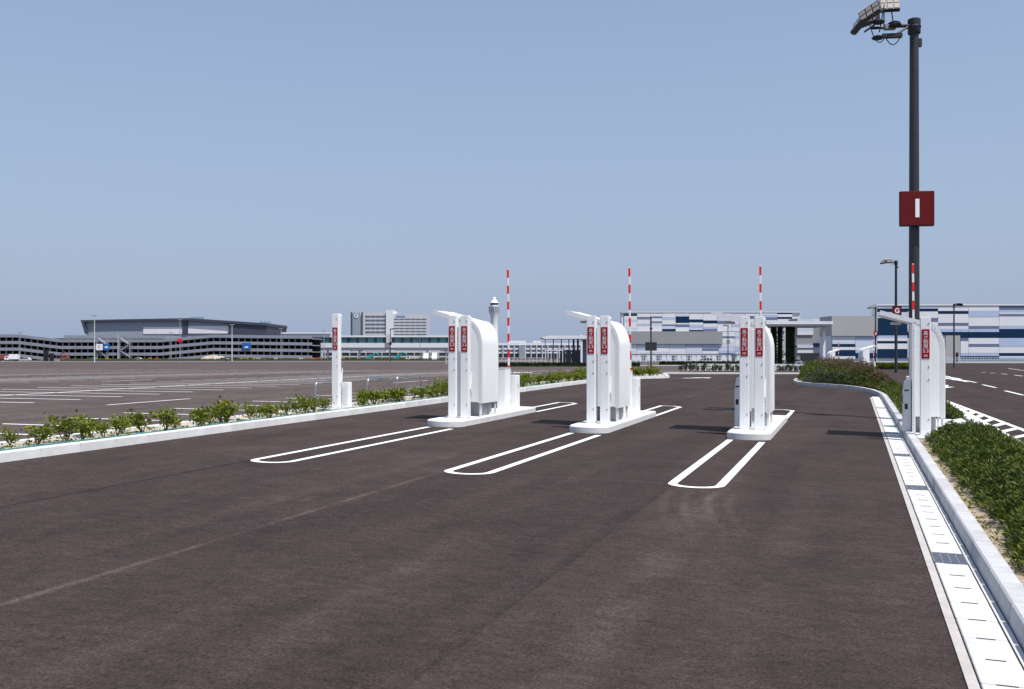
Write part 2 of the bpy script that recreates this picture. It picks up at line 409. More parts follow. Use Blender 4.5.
# car-park bays
BAY = 2.07
def near_row(m):
    for k in range(-2, 44): u = 18.3+BAY*k; strip(m, [(u, -18.95), (u, -14.5)], .14, step=1)
paint('parking_bay_lines', near_row)
def row(c):
    def f(m):
        strip(m, [(12, c), (125, c)], .20, step=2)
        if c < -70:
            for e_ in (-5, 5): strip(m, [(12, c+e_), (125, c+e_)], .16, step=2)
        for k in range(-6, 48 if c > -70 else -6):
            u = 25.7+BAY*k; strip(m, [(u, c-5.0), (u, c+5.0)], .16, step=1.2)
    return f
for k in range(8): paint('parking_bay_lines', row(-30.3-16.6*k))
def stubs(m):
    for u in (25.4, 46, 68, 92): strip(m, [(u, -22.1), (u+4.0, -22.0)], .15)
    for u in (20, 44, 66, 90): strip(m, [(u, -38.6), (u+4.0, -38.6)], .15)
paint('aisle_dash_lines', stubs)
def arrow(m, u, p, L_, w_, ang=0):
    ca, sa = math.cos(ang), math.sin(ang)
    pts = [(0, -.15*w_), (.55*L_, -.15*w_), (.55*L_, -.5*w_), (L_, 0), (.55*L_, .5*w_), (.55*L_, .15*w_), (0, .15*w_)]
    q = [W(u+a*ca-b*sa, p+a*sa+b*ca, .012+.0002*u) for a, b in pts]
    m.add(q, [(0, 1, 5, 6), (2, 3, 4)])
paint('lane_arrow', lambda m: arrow(m, 60.6, -9.75, 3.2, 1.3, R(25)))
paint('car_park_arrow', lambda m: arrow(m, 70, -24.5, 6, 2.4, 0))
# right-hand road
def hatch(m):
    a0, a1, b0, b1 = (41.5, 3.30), (12.0, 3.42), (41.5, 3.32), (12.0, 4.75)
    strip(m, [a0, (30, 3.34), a1], .17); strip(m, [b0, (27.0, 3.98), b1], .15)
    for k in range(15):
        u = 37.2-1.7*k
        pa = 3.36; pb = 3.32+(41.5-(u+.9))*.0485
        strip(m, [(u-.5, pa+.04), (u+.9, pb-.02)], .20, step=.6, z=.005)
paint('hatched_road_marking', hatch)
def rdash(m):
    for k in range(9): u = 33+8.6*k+(-1.2); strip(m, [(u+15.6-8.6, 6.9), (u+20.2-8.6, 6.8)], .17)
paint('lane_dash_lines', rdash)
def rdash2(m):
    for k in range(8): u = 40+12*k; strip(m, [(u, 9.2+.045*u*.9), (u+6, 9.2+.045*(u+6)*.9)], .2)
    strip(m, [(60, 17.0), (180, 24)], .2, step=4)
paint('far_lane_lines', rdash2)
def rarrow(m):
    arrow(m, 58.5, 4.75, -5.0, 1.0, R(6))
    strip(m, [(66, 6.55), (95, 7.0)], .2); strip(m, [(66, 6.6), (95, 5.0)], .2)
    for k in range(8): u = 69+3*k; strip(m, [(u, 6.62), (u+2, 6.45-(u-66)*.052)], .5)
paint('road_arrow_and_gore', rarrow)

# ------------------------------------------------------------------ kerbs, gutter, beds
def slab(m, u0, u1, pa0, pb0, z0, z1, pa1=None, pb1=None, ch=0):
    pa1 = pa0 if pa1 is None else pa1; pb1 = pb0 if pb1 is None else pb1
    m.hexa([W(u0, pa0, z0), W(u0, pb0, z0), W(u1, pb1, z0), W(u1, pa1, z0)],
           [W(u0, pa0+ch, z1), W(u0, pb0-ch, z1), W(u1, pb1-ch, z1), W(u1, pa1+ch, z1)])
def stone_run(root, name, mat_, pts, wd, h, L_=.6, gap=.008, side=1, z0=-.05, bev=.015):
    """separate kerb stones along a (u, p) polyline; wd to the side"""
    segs = []
    for a, b in zip(pts, pts[1:]): segs.append((Vector(a), Vector(b)))
    for a, b in segs:
        ln = (b-a).length; k = max(1, round(ln/L_)); d = (b-a)/k; t_ = (b-a).normalized(); nn = Vector((-t_.y, t_.x))*side
        for i in range(k):
            q0 = a+d*i+t_*gap; q1 = a+d*(i+1)-t_*gap; jz = random.uniform(-.002, .002)
            m = MB()
            m.hexa([W(*q0, z0), W(*q1, z0), W(*(q1+nn*wd), z0), W(*(q0+nn*wd), z0)],
                   [W(*(q0+nn*.02), h+jz), W(*(q1+nn*.02), h+jz), W(*(q1+nn*wd), h+jz), W(*(q0+nn*wd), h+jz)])
            c = W(*((q0+q1)/2))
            m.build(name, mat_, root, bevel=bev if c.y < 30 else 0, seg=1, loc=c)
# right gutter: footing with separate lids, steel gratings, edge strip
m = MB(); slab(m, 2, 42.4, .64, 1.075, -.2, -.012)
gut = tag(m.build('gutter_bed', 'concrete_edge'), kind='structure')
u = 2.0; k = 0
while u < 42.2:
    grate = min(abs(u-q) for q in (10, 15, 19.5, 24.5, 29.5, 34.5)) < .01
    m = MB()
    if grate:
        for j in range(14): uu = u+.02+.46*j/13; slab(m, uu-.008, uu+.008, .72, 1.00, -.01, .016)
        for pp in (.72, .79, .86, .93, 1.0): slab(m, u+.005, u+.495, pp-.006, pp+.006, -.008, .019)
        m.build('grating', 'zinc', gut)
    else:
        jz = random.uniform(-.002, .003)
        slab(m, u+.009, u+.491, .715, 1.003, -.03, .016+jz, ch=.005)
        m.build('gutter_lid', 'concrete_lid', gut, bevel=.006 if u < 20 else 0, seg=1)
        h_ = MB()
        if u < 24:
            slab(h_, u+.478, u+.492, .80, .92, .010, .0195+jz); h_.build('lifting_slot', 'black', gut)
    u += .5; k += 1
m = MB()
for i in range(20): slab(m, 2+2*i+.004, 4+2*i-.004, .640, .705, -.05, .012)
m.build('edge_strip', 'concrete_edge', gut)
m = MB()
for i in range(20): slab(m, 2+2*i+.004, 4+2*i-.004, 1.012, 1.058, -.05, .012)
m.build('edge_strip', 'concrete', gut)
# right kerb (front of the hedge), sweeping round the island
RK = [(2.0, 1.065), (39.8, 1.065), (41.5, 1.05), (43.5, .95), (46, .72), (48.5, .25), (50.5, -.45), (51.8, -1.3), (52.5, -2.1), (54, -2.75),
      (56.5, -3.1), (60, -3.2), (63, -3.0), (64.2, -2.2), (64.6, -1.3)]
m = MB(); 
for a, b in zip(RK, RK[1:]):
    if a[0] < 45: slab(m, a[0], b[0], a[1]+.02, a[1]+.16, -.1, .09, b[1]+.02, b[1]+.16)
rk = tag(m.build('kerb_right', 'concrete'), kind='structure')
stone_run(rk, 'kerb_stone', 'kerb_grey', RK, .19, .17, side=1)
# kerb between the hedge and the right-hand road
RK2 = [(2, 2.86), (30, 2.86), (38, 2.36), (46, 1.95), (55, 1.2), (61, .1), (64.4, -1.25)]
m = MB(); slab(m, 2, 30, 2.66, 2.84, -.1, .07); rk2 = tag(m.build('kerb_roadside', 'concrete'), kind='structure')
stone_run(rk2, 'kerb_stone', 'concrete_white', [(8, 2.86)]+RK2[1:], .2, .14, L_=1.0, side=1)
# soil of the right bed
def region(name, matn, bl, br, u0, u1, z, du=.5, n_=4):
    m = MB(); uu = []; x = u0
    while x < u1-1e-6: uu.append(x); x += du
    uu.append(u1)
    for x in uu:
        for j in range(n_+1):
            p = bl(x)+(br(x)-bl(x))*j/n_
            m.v.append(W(x, p, z+random.uniform(-.015, .015)))
    m.f = [(i*(n_+1)+j, i*(n_+1)+j+1, (i+1)*(n_+1)+j+1, (i+1)*(n_+1)+j) for i in range(len(uu)-1) for j in range(n_)]
    o = m.build(name, matn, fix=False, smooth=True); up_normals(o); return tag(o, kind='structure')
def lerp_poly(pts):
    def f(u):
        if u <= pts[0][0]: return pts[0][1]
        for (a, b), (c, d) in zip(pts, pts[1:]):
            if u <= c: return b+(d-b)*(u-a)/max(1e-6, c-a)
        return pts[-1][1]
    return f
islL = lerp_poly([(2, 1.27), (41.5, 1.26), (43.5, 1.16), (46, .95), (48.5, .5), (50.5, -.2), (51.8, -1.0), (52.5, -1.9), (54, -2.5), (56.5, -2.9), (60, -3.0), (63, -2.8), (64.2, -2.0)])
islR = lerp_poly([(2, 2.65), (30, 2.65), (38, 2.14), (46, 1.73), (55, .95), (61, -.15), (64.2, -1.3)])
region('planting_bed_right', 'soil', islL, islR, 2, 64.2, .10)
# left kerb and bed
LKP = -12.8
LK = [(6, LKP), (50, LKP), (54, -12.6), (58.5, -11.7), (60.5, -10.9), (61.6, -10.75), (64, -11.3), (68, -12.2)]
m = MB(); slab(m, 6, 50, LKP-.17, LKP-.02, -.1, .08); lk = tag(m.build('kerb_left', 'concrete'), kind='structure')
def left_run():
    # in (u, p) the side away from the lane is towards smaller p
    for (a, b) in zip(LK, LK[1:]):
        a = Vector(a); b = Vector(b); ln = (b-a).length; k = max(1, round(ln/.9)); d = (b-a)/k; t_ = d.normalized(); nn = Vector((t_.y, -t_.x))
        if nn.y > 0: nn = -nn
        for i in range(k):
            q0 = a+d*i+t_*.006; q1 = a+d*(i+1)-t_*.006; m = MB()
            m.hexa([W(*(q0+nn*.19), -.05), W(*q0, -.05), W(*q1, -.05), W(*(q1+nn*.19), -.05)],
                   [W(*(q0+nn*.19), .16), W(*(q0+nn*.02), .16), W(*(q1+nn*.02), .16), W(*(q1+nn*.19), .16)])
            c = W(*((q0+q1)/2)); m.build('kerb_stone', 'concrete_white', lk, bevel=.015 if c.y < 30 else 0, seg=1, loc=c)
left_run()
LKf = lerp_poly(LK)
region('planting_bed_left', 'pale_soil', lambda u: -14.22, lambda u: LKf(u)-.18, 6, 68, .10)
m = MB(); slab(m, 6, 68, -14.40, -14.26, -.1, .08); lk2 = tag(m.build('kerb_car_park', 'concrete'), kind='structure')
for i in range(68):
    m = MB(); slab(m, 6+.9*i+.006, 6.9+.9*i-.006, -14.44, -14.20, -.05, .13); m.build('kerb_stone', 'concrete_white', lk2)
# irrigation pipe in the left bed
m = MB(); m.tube([W(8+2*i, -13.25+.02*math.sin(i*1.7), .135) for i in range(20)], .014, 6)
tag(m.build('irrigation_pipe', 'teal_pipe'), 'thin teal irrigation pipe running along the left planting bed', 'pipe')
# far end of the lane: kerb and bed across
FK = [(73.5, -13.2), (75.8, -10.9), (83.6, -4.8), (91, 1.0)]
m = MB()
for a, b in zip(FK, FK[1:]):
    k = 8
    for i in range(k):
        f0, f1 = i/k, (i+1)/k
        q0 = (a[0]+(b[0]-a[0])*f0, a[1]+(b[1]-a[1])*f0); q1 = (a[0]+(b[0]-a[0])*f1, a[1]+(b[1]-a[1])*f1)
        m.hexa([W(*q0, -.05), W(*q1, -.05), W(q1[0]+2.6, q1[1]-.3, -.05), W(q0[0]+2.6, q0[1]-.3, -.05)],
               [W(*q0, .13), W(*q1, .13), W(q1[0]+2.6, q1[1]-.3, .10), W(q0[0]+2.6, q0[1]-.3, .10)])
tag(m.build('kerb_far', 'concrete_white'), kind='structure')


# ------------------------------------------------------------------ gate islands
RZ = -TH
def make_island(pc, label):
    t = W(21.6, pc); o = thing('gate_island', t, RZ, label, 'traffic island', 'gate islands')
    hw = .46; L_ = 5.95
    def outline(k):
        q = [(-hw+k, L_-k), (-hw+k, .30)]
        q += [(-(hw-k)*math.cos(a), .32-(.32-k)*math.sin(a)) for a in [i*math.pi/24 for i in range(1, 24)]]
        return q+[(hw-k, .30), (hw-k, L_-k)]
    def zt(x, y): u = 21.6+y; return W(u, pc+x).z-t.z
    m = MB(); lo = outline(0); mi = outline(.0); hi = outline(.03); n_ = len(lo)
    vs = [(x, y, zt(x, y)-.06) for x, y in lo]+[(x, y, zt(x, y)+.125) for x, y in mi]+[(x, y, zt(x, y)+.152) for x, y in hi]
    fs = [(i, (i+1) % n_, (i+1) % n_+n_, i+n_) for i in range(n_)]+[(i+n_, (i+1) % n_+n_, (i+1) % n_+2*n_, i+2*n_) for i in range(n_)]
    fs.append(tuple(range(2*n_, 3*n_)))
    m.add(vs, fs); m.build('kerb_body', 'concrete_white', o, smooth=True)
    return o
NAMES = ['the row of three nearest the left kerb', 'the middle of the row of three', 'the row of three nearest the right gutter']
make_island(PC[0]-.10, 'white concrete island under the left gate of the three')
make_island(PC[1]-.05, 'white concrete island under the middle gate of the three')
make_island(PC[2], 'white concrete island under the right gate of the three')

TXT = '\u9ad8\n\u3055\n\u5236\n\u9650\n2.3\nm'
def make_post(loc, label, h=2.5, side_fin=True):
    o = thing('height_limit_post', loc, RZ, label, 'post', 'height limit posts')
    MB().box(-.105, .105, -.085, .085, .012, h).build('column', 'white_paint', o, bevel=.012)
    MB().box(-.13, .13, -.11, .11, 0, .014).build('base_plate', 'white_metal', o, bevel=.003, seg=1)
    for x in (-.115, .115):
        m = MB(); m.tube([(x, -.097, .0), (x, -.097, .045)], .011, 6); m.build('anchor_bolt', 'grey_paint', o)
    for z in (h-.14, 1.45, 1.18, .34):
        m = MB(); m.tube([(.062, -.080, z), (.062, -.094, z)], .016, 8); m.build('sensor', 'grey_paint', o)
    pl = MB().box(-.078, .078, -.0935, -.0855, 1.62, 2.24).build('sign_plate', 'sign_red', o, bevel=.004, seg=1)
    tag(pl, 'dark red plate with white vertical lettering')
    text_mesh(TXT, .098, 'lettering', pl, (0, -.0955, 1.93), spacing=.95, bold=.0)
    if side_fin:
        m = MB(); m.prism([(.02, h-.06), (.10, h-.03), (.055, h-.5)], .107, .121, 'x'); m.build('side_fin', 'white_metal', o)
        m = MB(); m.prism([(.02, .72), (.12, 1.12), (.125, 1.06), (.09, .50)], .107, .13, 'x'); m.build('side_fin', 'white_metal', o)
    return o

def hood_profile():
    q = [(-.95, 2.66), (-.30, 2.475), (-.02, 2.40)]
    cx, cz, rx, rz_ = -.02, 1.78, .37, .62
    q += [(cx+rx*math.sin(a), cz+rz_*math.cos(a)) for a in [k*math.pi/2/12 for k in range(1, 13)]]
    q.append((.35, .33)); return q
HP = hood_profile()
def offset(q, d):
    r_ = []
    for i, (x, z) in enumerate(q):
        a = q[max(0, i-1)]; b = q[min(len(q)-1, i+1)]; tx, tz = b[0]-a[0], b[1]-a[1]; l_ = math.hypot(tx, tz)
        r_.append((x-tz/l_*-d, z+tx/l_*-d) if False else (x+(tz/l_)*d, z-(tx/l_)*d))
    return r_
def ribbon(m, q, th, y0, y1):
    inn = offset(q, th); n_ = len(q)
    vs = []
    for y in (y0, y1): vs += [(x, y, z) for x, z in q]+[(x, y, z) for x, z in inn]
    fs = []; o2 = 2*n_
    for i in range(n_-1):
        fs += [(i, i+1, o2+i+1, o2+i), (n_+i, o2+n_+i, o2+n_+i+1, n_+i+1), (i, n_+i, n_+i+1, i+1), (o2+i, o2+i+1, o2+n_+i+1, o2+n_+i)]
    fs += [(0, o2, o2+n_, n_), (n_-1, 2*n_-1, o2+2*n_-1, o2+n_-1)]
    m.add(vs, fs)
def along(q, step, x_max=None):
    out = []; acc = 0
    for a, b in zip(q, q[1:]):
        l_ = math.hypot(b[0]-a[0], b[1]-a[1])
        while acc <= l_:
            f = acc/l_; out.append((a[0]+(b[0]-a[0])*f, a[1]+(b[1]-a[1])*f)); acc += step
        acc -= l_
    return out
def make_shelter(loc, rz, label, two_posts=True):
    """ticket-machine hood: local x across the lane, y along it, z = 0 on the island top"""
    o = thing('ticket_gate_hood', loc, rz, label, 'ticket gate', 'ticket gate hoods')
    y0, y1 = 0.0, 1.2
    m = MB(); ribbon(m, HP, .045, y0+.03, y1-.03); m.build('canopy_shell', 'white_paint', o, smooth=True)
    for ya, yb in ((y0, y0+.032), (y1-.032, y1)):
        m = MB(); ribbon(m, offset(HP, -.012), .10, ya, yb); e = m.build('edge_trim', 'white_metal', o, smooth=True)
        m = MB()
        for x, z in along(offset(HP, .03), .085):
            if x < -.25: continue
            yy = ya-.006 if ya == y0 else yb+.006
            m.tube([(x, yy-.006, z), (x, yy+.006, z)], .007, 6)
        tag(m.build('rivet_row', 'light_grey', e), kind='stuff')
    # front and rear panels inside the curve
    inn = offset(HP, .05); poly = [(x, z) for x, z in inn if x > -.25]
    zt = 2.40+.25*.27
    poly = [(-.25, zt-.02)]+poly
    poly = poly[:-1]+[(.30, .36), (-.25, .36)]
    for ya, yb, nm in ((y0+.006, y0+.028, 'front_panel'), (y1-.028, y1-.006, 'rear_panel')):
        m = MB(); m.prism(poly, ya, yb, 'y'); m.build(nm, 'white_paint', o)
    # left wall and its two edge channels
    MB().box(-.285, -.255, .05, 1.15, .02, 2.40).build('side_wall', 'white_paint', o, bevel=.004, seg=1)
    for ya in (.0, 1.14):
        MB().box(-.305, -.235, ya, ya+.055, 0, 2.41).build('side_channel', 'white_metal', o, bevel=.006, seg=1)
    m = MB()
    for k in range(26):
        z = .1+.085*k; m.tube([(-.268, -.006, z), (-.268, .004, z)], .009, 6)
    tag(m.build('rivet_row', 'light_grey', o), kind='stuff')
    # feet and the pedestal that shows under the shell
    for x, y in ((.30, .06), (.30, 1.10), (.0, .06)):
        MB().box(x-.025, x+.025, y-.03, y+.03, 0, .40).build('foot', 'white_metal', o, bevel=.004, seg=1)
    MB().box(-.20, .20, .42, .80, 0, .42).build('pedestal', 'light_grey', o, bevel=.008, seg=1)
    MB().box(.12, .24, .90, 1.02, 0, .30).build('junction_box', 'white_metal', o, bevel=.008, seg=1)
    # ticket machine on the driver's side
    tm = MB(); tm.prism([(-.31, 0), (-.47, 0), (-.47, .86), (-.43, 1.12), (-.31, 1.16)], .30, .78, 'y')
    t_ = tm.build('ticket_machine', 'white_metal', o, bevel=.012)
    MB().box(-.478, -.468, .40, .68, .62, .80).build('screen', 'glass', t_)
    MB().box(-.44, -.38, .292, .302, .50, .62).build('coin_slot', 'black', t_)
    MB().box(-.45, -.36, .290, .301, .90, .93).build('ticket_slot', 'black', t_)
    MB().box(-.72, -.50, .45, .75, 2.37, 2.425).build('lamp', 'light_grey', o, bevel=.012)
    if two_posts:
        MB().box(-.05, .09, -.16, -.12, .02, 2.22).build('infill_panel', 'white_paint', o, bevel=.004, seg=1)
        v = MB()
        for k in range(6): v.box(-.025, .065, -.172, -.158, .16+.05*k, .195+.05*k)
        v.build('vent', 'grey_paint', o)
    return o
def make_barrier(loc, rz, label, tilt=.6):
    o = thing('barrier_gate', loc, rz, label, 'barrier', 'lane barriers')
    MB().box(-.25, .0, -.1, .34, 0, 1.12).build('cabinet', 'white_paint', o, bevel=.014)
    MB().box(-.258, .008, -.108, .348, 1.121, 1.14).build('cabinet_lid', 'white_metal', o, bevel=.008)
    h_ = MB().box(-.09, .13, .46, .80, 0, .93).build('motor_housing', 'white_paint', o, bevel=.012)
    MB().box(.1305, .136, .60, .64, .55, .68).build('lock', 'grey_paint', h_)
    MB().box(-.08, -.03, .34, .46, .25, .33).build('conduit_box', 'light_grey', o)
    H0, H1 = 1.10, 3.95
    arm = MB().box(-.025, .025, -.017, .017, 0, H1-H0).build('arm', 'lettering', o, bevel=.004, seg=1)
    arm.location = (-.06, .375, H0); arm.rotation_euler = (0, R(-tilt), 0)
    z = H1-H0-.01
    while z > .1:
        MB().box(-.0275, .0275, -.0195, .0195, max(0, z-.23), z).build('red_band', 'red', arm, bevel=.003, seg=1); z -= .455
    MB().box(-.12, -.0, .345, .40, .93, 1.115).build('arm_bracket', 'light_grey', o, bevel=.006)
    return o
WHICH = ['left', 'middle', 'right']
for i, pc in enumerate(PC):
    n_ = WHICH[i]
    make_post(W(22.5, pc-.145, .15), 'white height limit post, left one of the pair on the %s gate island' % n_, side_fin=False)
    make_post(W(22.5, pc+.175, .15), 'white height limit post, right one of the pair on the %s gate island' % n_)
    make_shelter(W(23.15, pc, .15), RZ, 'white curved ticket gate hood with raised canopy on the %s gate island' % n_)
    make_barrier(W(26.45, pc-(.15, .10, .09)[i], .15), RZ, 'white barrier cabinet with raised red striped arm on the %s gate island' % n_)
# gate at the right kerb
PK = 1.62
m = MB(); slab(m, 22.0, 28.2, 1.27, 2.64, -.1, .155)
tag(m.build('concrete_pad', 'concrete_white'), 'white concrete pad under the gate beside the right hedge', 'pad')
make_post(W(22.75, PK-.17, .155), 'single white height limit post in front of the gate at right hedge', side_fin=False)
make_shelter(W(23.25, PK-.10, .155), RZ, 'white curved ticket gate hood with raised canopy beside the right hedge', two_posts=False)
make_barrier(W(26.45, PK-.11, .155), RZ, 'white barrier cabinet with raised striped arm in front of tall lamp pole')
# single post at the left kerb
make_post(W(24.55, -13.55, .13), 'lone white height limit post on the left kerb between steel hoops', h=2.62)
m = MB(); m.box(-.42, .42, -.9, .9, -.05, .0)
o = m.build('post_footing', 'concrete_white'); o.location = W(24.9, -13.6, .125); o.rotation_euler = (0, 0, RZ)
tag(o, 'pale concrete footing under the lone post on the left kerb', 'footing')
o = thing('sensor_cabinet', W(25.05, -13.5, .125), RZ, 'low white cabinet right behind the lone post on left kerb', 'cabinet')
MB().box(-.11, .11, -.1, .1, .0, .72).build('housing', 'white_paint', o, bevel=.012)
MB().box(-.07, .07, -.106, -.1, .1, .6).build('door', 'white_metal', o)
for u0, u1, lab in ((24.1, 25.05, 'short steel hoop rail left of the lone post'), (27.2, 28.65, 'steel hoop rail right behind the lone post'),
                    (29.25, 31.1, 'steel hoop rail farthest along the left kerb, nearest the left gate')):
    c = W((u0+u1)/2, -13.95, .10); o = thing('hoop_rail', c, RZ, lab, 'rail', 'steel hoop rails'); L_ = (u1-u0)/2; r_ = .14
    pts = [(0, -L_, 0), (0, -L_, .76-r_)]+[(0, -L_+r_-r_*math.cos(a), .76-r_+r_*math.sin(a)) for a in [k*math.pi/12 for k in range(1, 7)]]
    pts += [(0, L_-r_+r_*math.sin(a), .76-r_+r_*math.cos(a)) for a in [k*math.pi/12 for k in range(0, 6)]]+[(0, L_, .76-r_), (0, L_, 0)]
    m = MB(); m.tube(pts, .03, 10); m.build('hoop', 'steel', o, smooth=True)
    for y in (-L_, L_):
        m = MB(); m.lathe([(.06, 0), (.06, .012), (.034, .014)], 12, (0, y)); m.build('foot_flange', 'steel', o)

# ------------------------------------------------------------------ lamp poles
def flood(name, parent, loc, rot, w_=.52, h_=.44):
    m = MB(); m.box(-w_/2, w_/2, -.02, .10, -h_/2, h_/2)
    for k in range(7): x = -w_/2+.03+k*(w_-.06)/6; m.box(x-.006, x+.006, .10, .15, -h_/2+.03, h_/2-.03)
    b = m.build('floodlight', 'dark_metal', parent, loc=None); b.location = loc; b.rotation_euler = rot
    for i in range(3):
        for j in range(2):
            x = -w_/2+w_*(i+.5)/3; z = -h_/2+h_*(j+.5)/2
            MB().box(x-w_/6+.018, x+w_/6-.018, -.034, -.02, z-h_/4+.018, z+h_/4-.018).build('lens', 'lens', b, bevel=.006, seg=1)
    MB().box(-w_/2-.012, w_/2+.012, -.045, .0, h_/2+.001, h_/2+.016).build('visor', 'white_metal', b)
    return b
def big_lamp(loc, label, letter, rz=0, h=10.98, sign=True, detail=True, sz=0.0):
    o = thing('lamp_pole', loc, rz, label, 'lamp pole', 'car park lamp poles')
    m = MB(); m.lathe([(.20, 0), (.20, .02), (.145, .025), (.14, 4), (.118, h-.35)], 20); m.build('pole', 'dark_metal', o, smooth=True)
    m = MB(); m.lathe([(.155, h-.42), (.17, h-.40), (.17, h-.02), (.14, h)], 20); m.build('head_collar', 'dark_metal', o, smooth=True)
    m = MB(); m.lathe([(.175, h-.26), (.182, h-.25), (.182, h-.21), (.175, h-.20)], 20); m.build('collar_band', 'black', o)
    MB().box(.10, .20, -.05, .05, h-.78, h-.55).build('cable_box', 'dark_metal', o, bevel=.01)
    arms = [((0, 0, h-.18), (-.75, -.35, h-.28), .035), ((0, 0, h-.18), (-.70, .32, h-.05), .035), ((0, 0, h-.18), (-1.15, .0, h-.22), .04),
            ((-.55, -.3, h-.5), (-.2, -.1, h-.25), .03), ((-1.2, -.5, h-.3), (-1.2, .5, h-.15), .03), ((-.7, -.55, h-.28), (-.7, .6, h-.05), .03)]
    for a, b, r_ in arms:
        m = MB(); m.tube([a, b], r_, 8); m.build('arm', 'black', o)
    if detail:
        flood('floodlight', o, (-1.52, -.10, h-.08), (R(-38), R(-28), R(-62)))
        flood('floodlight', o, (-1.30, -.42, h+.10), (R(-30), R(-24), R(-35)), .58, .40)
        flood('floodlight', o, (-.56, .35, h+.56), (R(-30), 0, R(-5)))
        flood('floodlight', o, (-1.05, .6, h+.30), (R(-25), R(-10), R(-30)))
        for c in ((-.60, -.35, h-.28), (-1.0, -.2, h-.13), (-.95, .1, h-.47), (-.45, .3, h-.02)):
            m = MB(); m.lathe([(.03, -.06), (.13, -.03), (.17, .02), (.10, .06), (.04, .08)], 12)
            g_ = m.build('ballast_dome', 'black', o, smooth=True); g_.location = c
        MB().box(-.95, -.42, -.42, -.30, h-.62, h-.50).build('gear_tray', 'black', o, bevel=.01)
        MB().box(-.85, -.55, -.30, -.12, h-.34, h-.22).build('gear_box', 'grey_paint', o, bevel=.01)
        for a, b, dz in (((-1.22, -.1, h-.12), (-.85, -.3, h-.55), .32), ((-.85, -.3, h-.55), (-.42, -.3, h-.5), .26)):
            a = Vector(a); b = Vector(b); m = MB()
            m.tube([a.lerp(b, k/10)-Vector((0, 0, dz*4*(k/10)*(1-k/10))) for k in range(11)], .013, 6); m.build('cable', 'black', o)
        for a, b in (((-.98, -.2, h-.4), (-.85, -.2, h+.35)), ((-.45, .35, h-.1), (-.5, .4, h+.4)), ((-.72, .35, h-.1), (-.70, .4, h+.4))):
            m = MB(); m.tube([a, b], .016, 6); m.build('stay', 'black', o)
    else:
        flood('floodlight', o, (-1.30, 0, h-.1), (R(-45), 0, R(-70)), .6, .5)
        flood('floodlight', o, (-.75, -.1, h-.05), (R(-45), 0, R(-30)), .6, .5)
    if sign:
        s_ = MB().box(-.45, .45, -.30, -.16, 5.25+sz, 6.18+sz).build('sign_box', 'plate_maroon', o, bevel=.006, seg=1)
        tag(s_, 'dark red square sign with white letter')
        MB().box(-.44, .44, -.29, -.17, 5.225+sz, 5.25+sz).build('sign_underside', 'black', s_)
        text_mesh(letter, .68, 'lettering', s_, (0, -.3025, 5.715+sz), name='lettering', bold=.02)
        for z in (5.4+sz, 5.95+sz): MB().box(-.15, .15, -.162, .15, z, z+.06).build('sign_clamp', 'dark_metal', s_)
    return o
big_lamp(W(29.6, 1.60, .10), 'tall dark lamp pole with red letter I sign behind right gate', 'I', rz=R(-6))

#@@PART3

# ------------------------------------------------------------------ planting
from mathutils import noise as NZ
def blade(m, c, d, L_, w_, rnd):
    d = d.normalized(); s_ = d.cross(Vector((rnd.uniform(-1, 1), rnd.uniform(-1, 1), rnd.uniform(-1, 1))))
    if s_.length < 1e-4: s_ = d.orthogonal()
    s_ = s_.normalized()*w_/2; o_ = len(m.v)
    m.v += [c, c+d*L_*.5+s_, c+d*L_, c+d*L_*.5-s_]; m.f.append((o_, o_+1, o_+2, o_+3))
def hedge(name, label, bl, br, u0, u1, hf, dens, L_, w_, nb, matn, seed, hole=None, core=True, lift=.10):
    rnd = random.Random(seed); o = thing(name, W((u0+u1)/2, (bl((u0+u1)/2)+br((u0+u1)/2))/2, lift), 0, label, 'hedge')
    org = o.location.copy()
    def top(u, p):
        a, b = bl(u), br(u); e = min(p-a, b-p, (u-u0)*1.2, (u1-u)*1.2); e = max(0, e)
        f = math.sqrt(min(1, e/.40)); q = NZ.noise(Vector((u*1.3, p*1.3, seed)))*.30+NZ.noise(Vector((u*3.6, p*3.6, seed+9)))*.30
        return hf(u, p)*(f*(.86+q)+.05)
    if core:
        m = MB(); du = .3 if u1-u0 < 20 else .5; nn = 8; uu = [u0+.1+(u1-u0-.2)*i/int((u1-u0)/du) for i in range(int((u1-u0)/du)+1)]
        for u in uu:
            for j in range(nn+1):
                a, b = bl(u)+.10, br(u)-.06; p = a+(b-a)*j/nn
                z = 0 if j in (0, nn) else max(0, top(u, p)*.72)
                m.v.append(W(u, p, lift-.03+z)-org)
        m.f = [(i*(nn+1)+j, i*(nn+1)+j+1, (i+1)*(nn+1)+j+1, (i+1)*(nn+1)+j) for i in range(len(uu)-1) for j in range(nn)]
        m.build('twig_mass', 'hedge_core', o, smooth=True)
    m = MB(); u = u0; A = 0
    N_ = int(dens*(u1-u0)*(br((u0+u1)/2)-bl((u0+u1)/2)))
    for _ in range(N_):
        u = rnd.uniform(u0, u1); a, b = bl(u), br(u); p = rnd.uniform(a-.04, b+.05)
        if hole and hole(u, p): continue
        t_ = top(u, min(max(p, a+.02), b-.02)); z = t_*(1-.55*rnd.random()**1.8)
        c = W(u, p, lift+z)-org
        lean = Vector((rnd.gauss(0, .6), rnd.gauss(0, .6), 1.0))
        a_ = (p-(a+b)/2)/max(.2, (b-a)/2); lean += Vector((Px, Py, 0))*a_*.7
        for k in range(nb):
            blade(m, c+Vector((rnd.gauss(0, .02), rnd.gauss(0, .02), rnd.gauss(0, .015)))*(L_/.07), lean+Vector((rnd.gauss(0, .7), rnd.gauss(0, .7), rnd.gauss(0, .4))), L_*rnd.uniform(.6, 1.25), w_, rnd)
    f = m.build('foliage', matn, o, fix=False); f['kind'] = 'stuff'
    return o, top, org
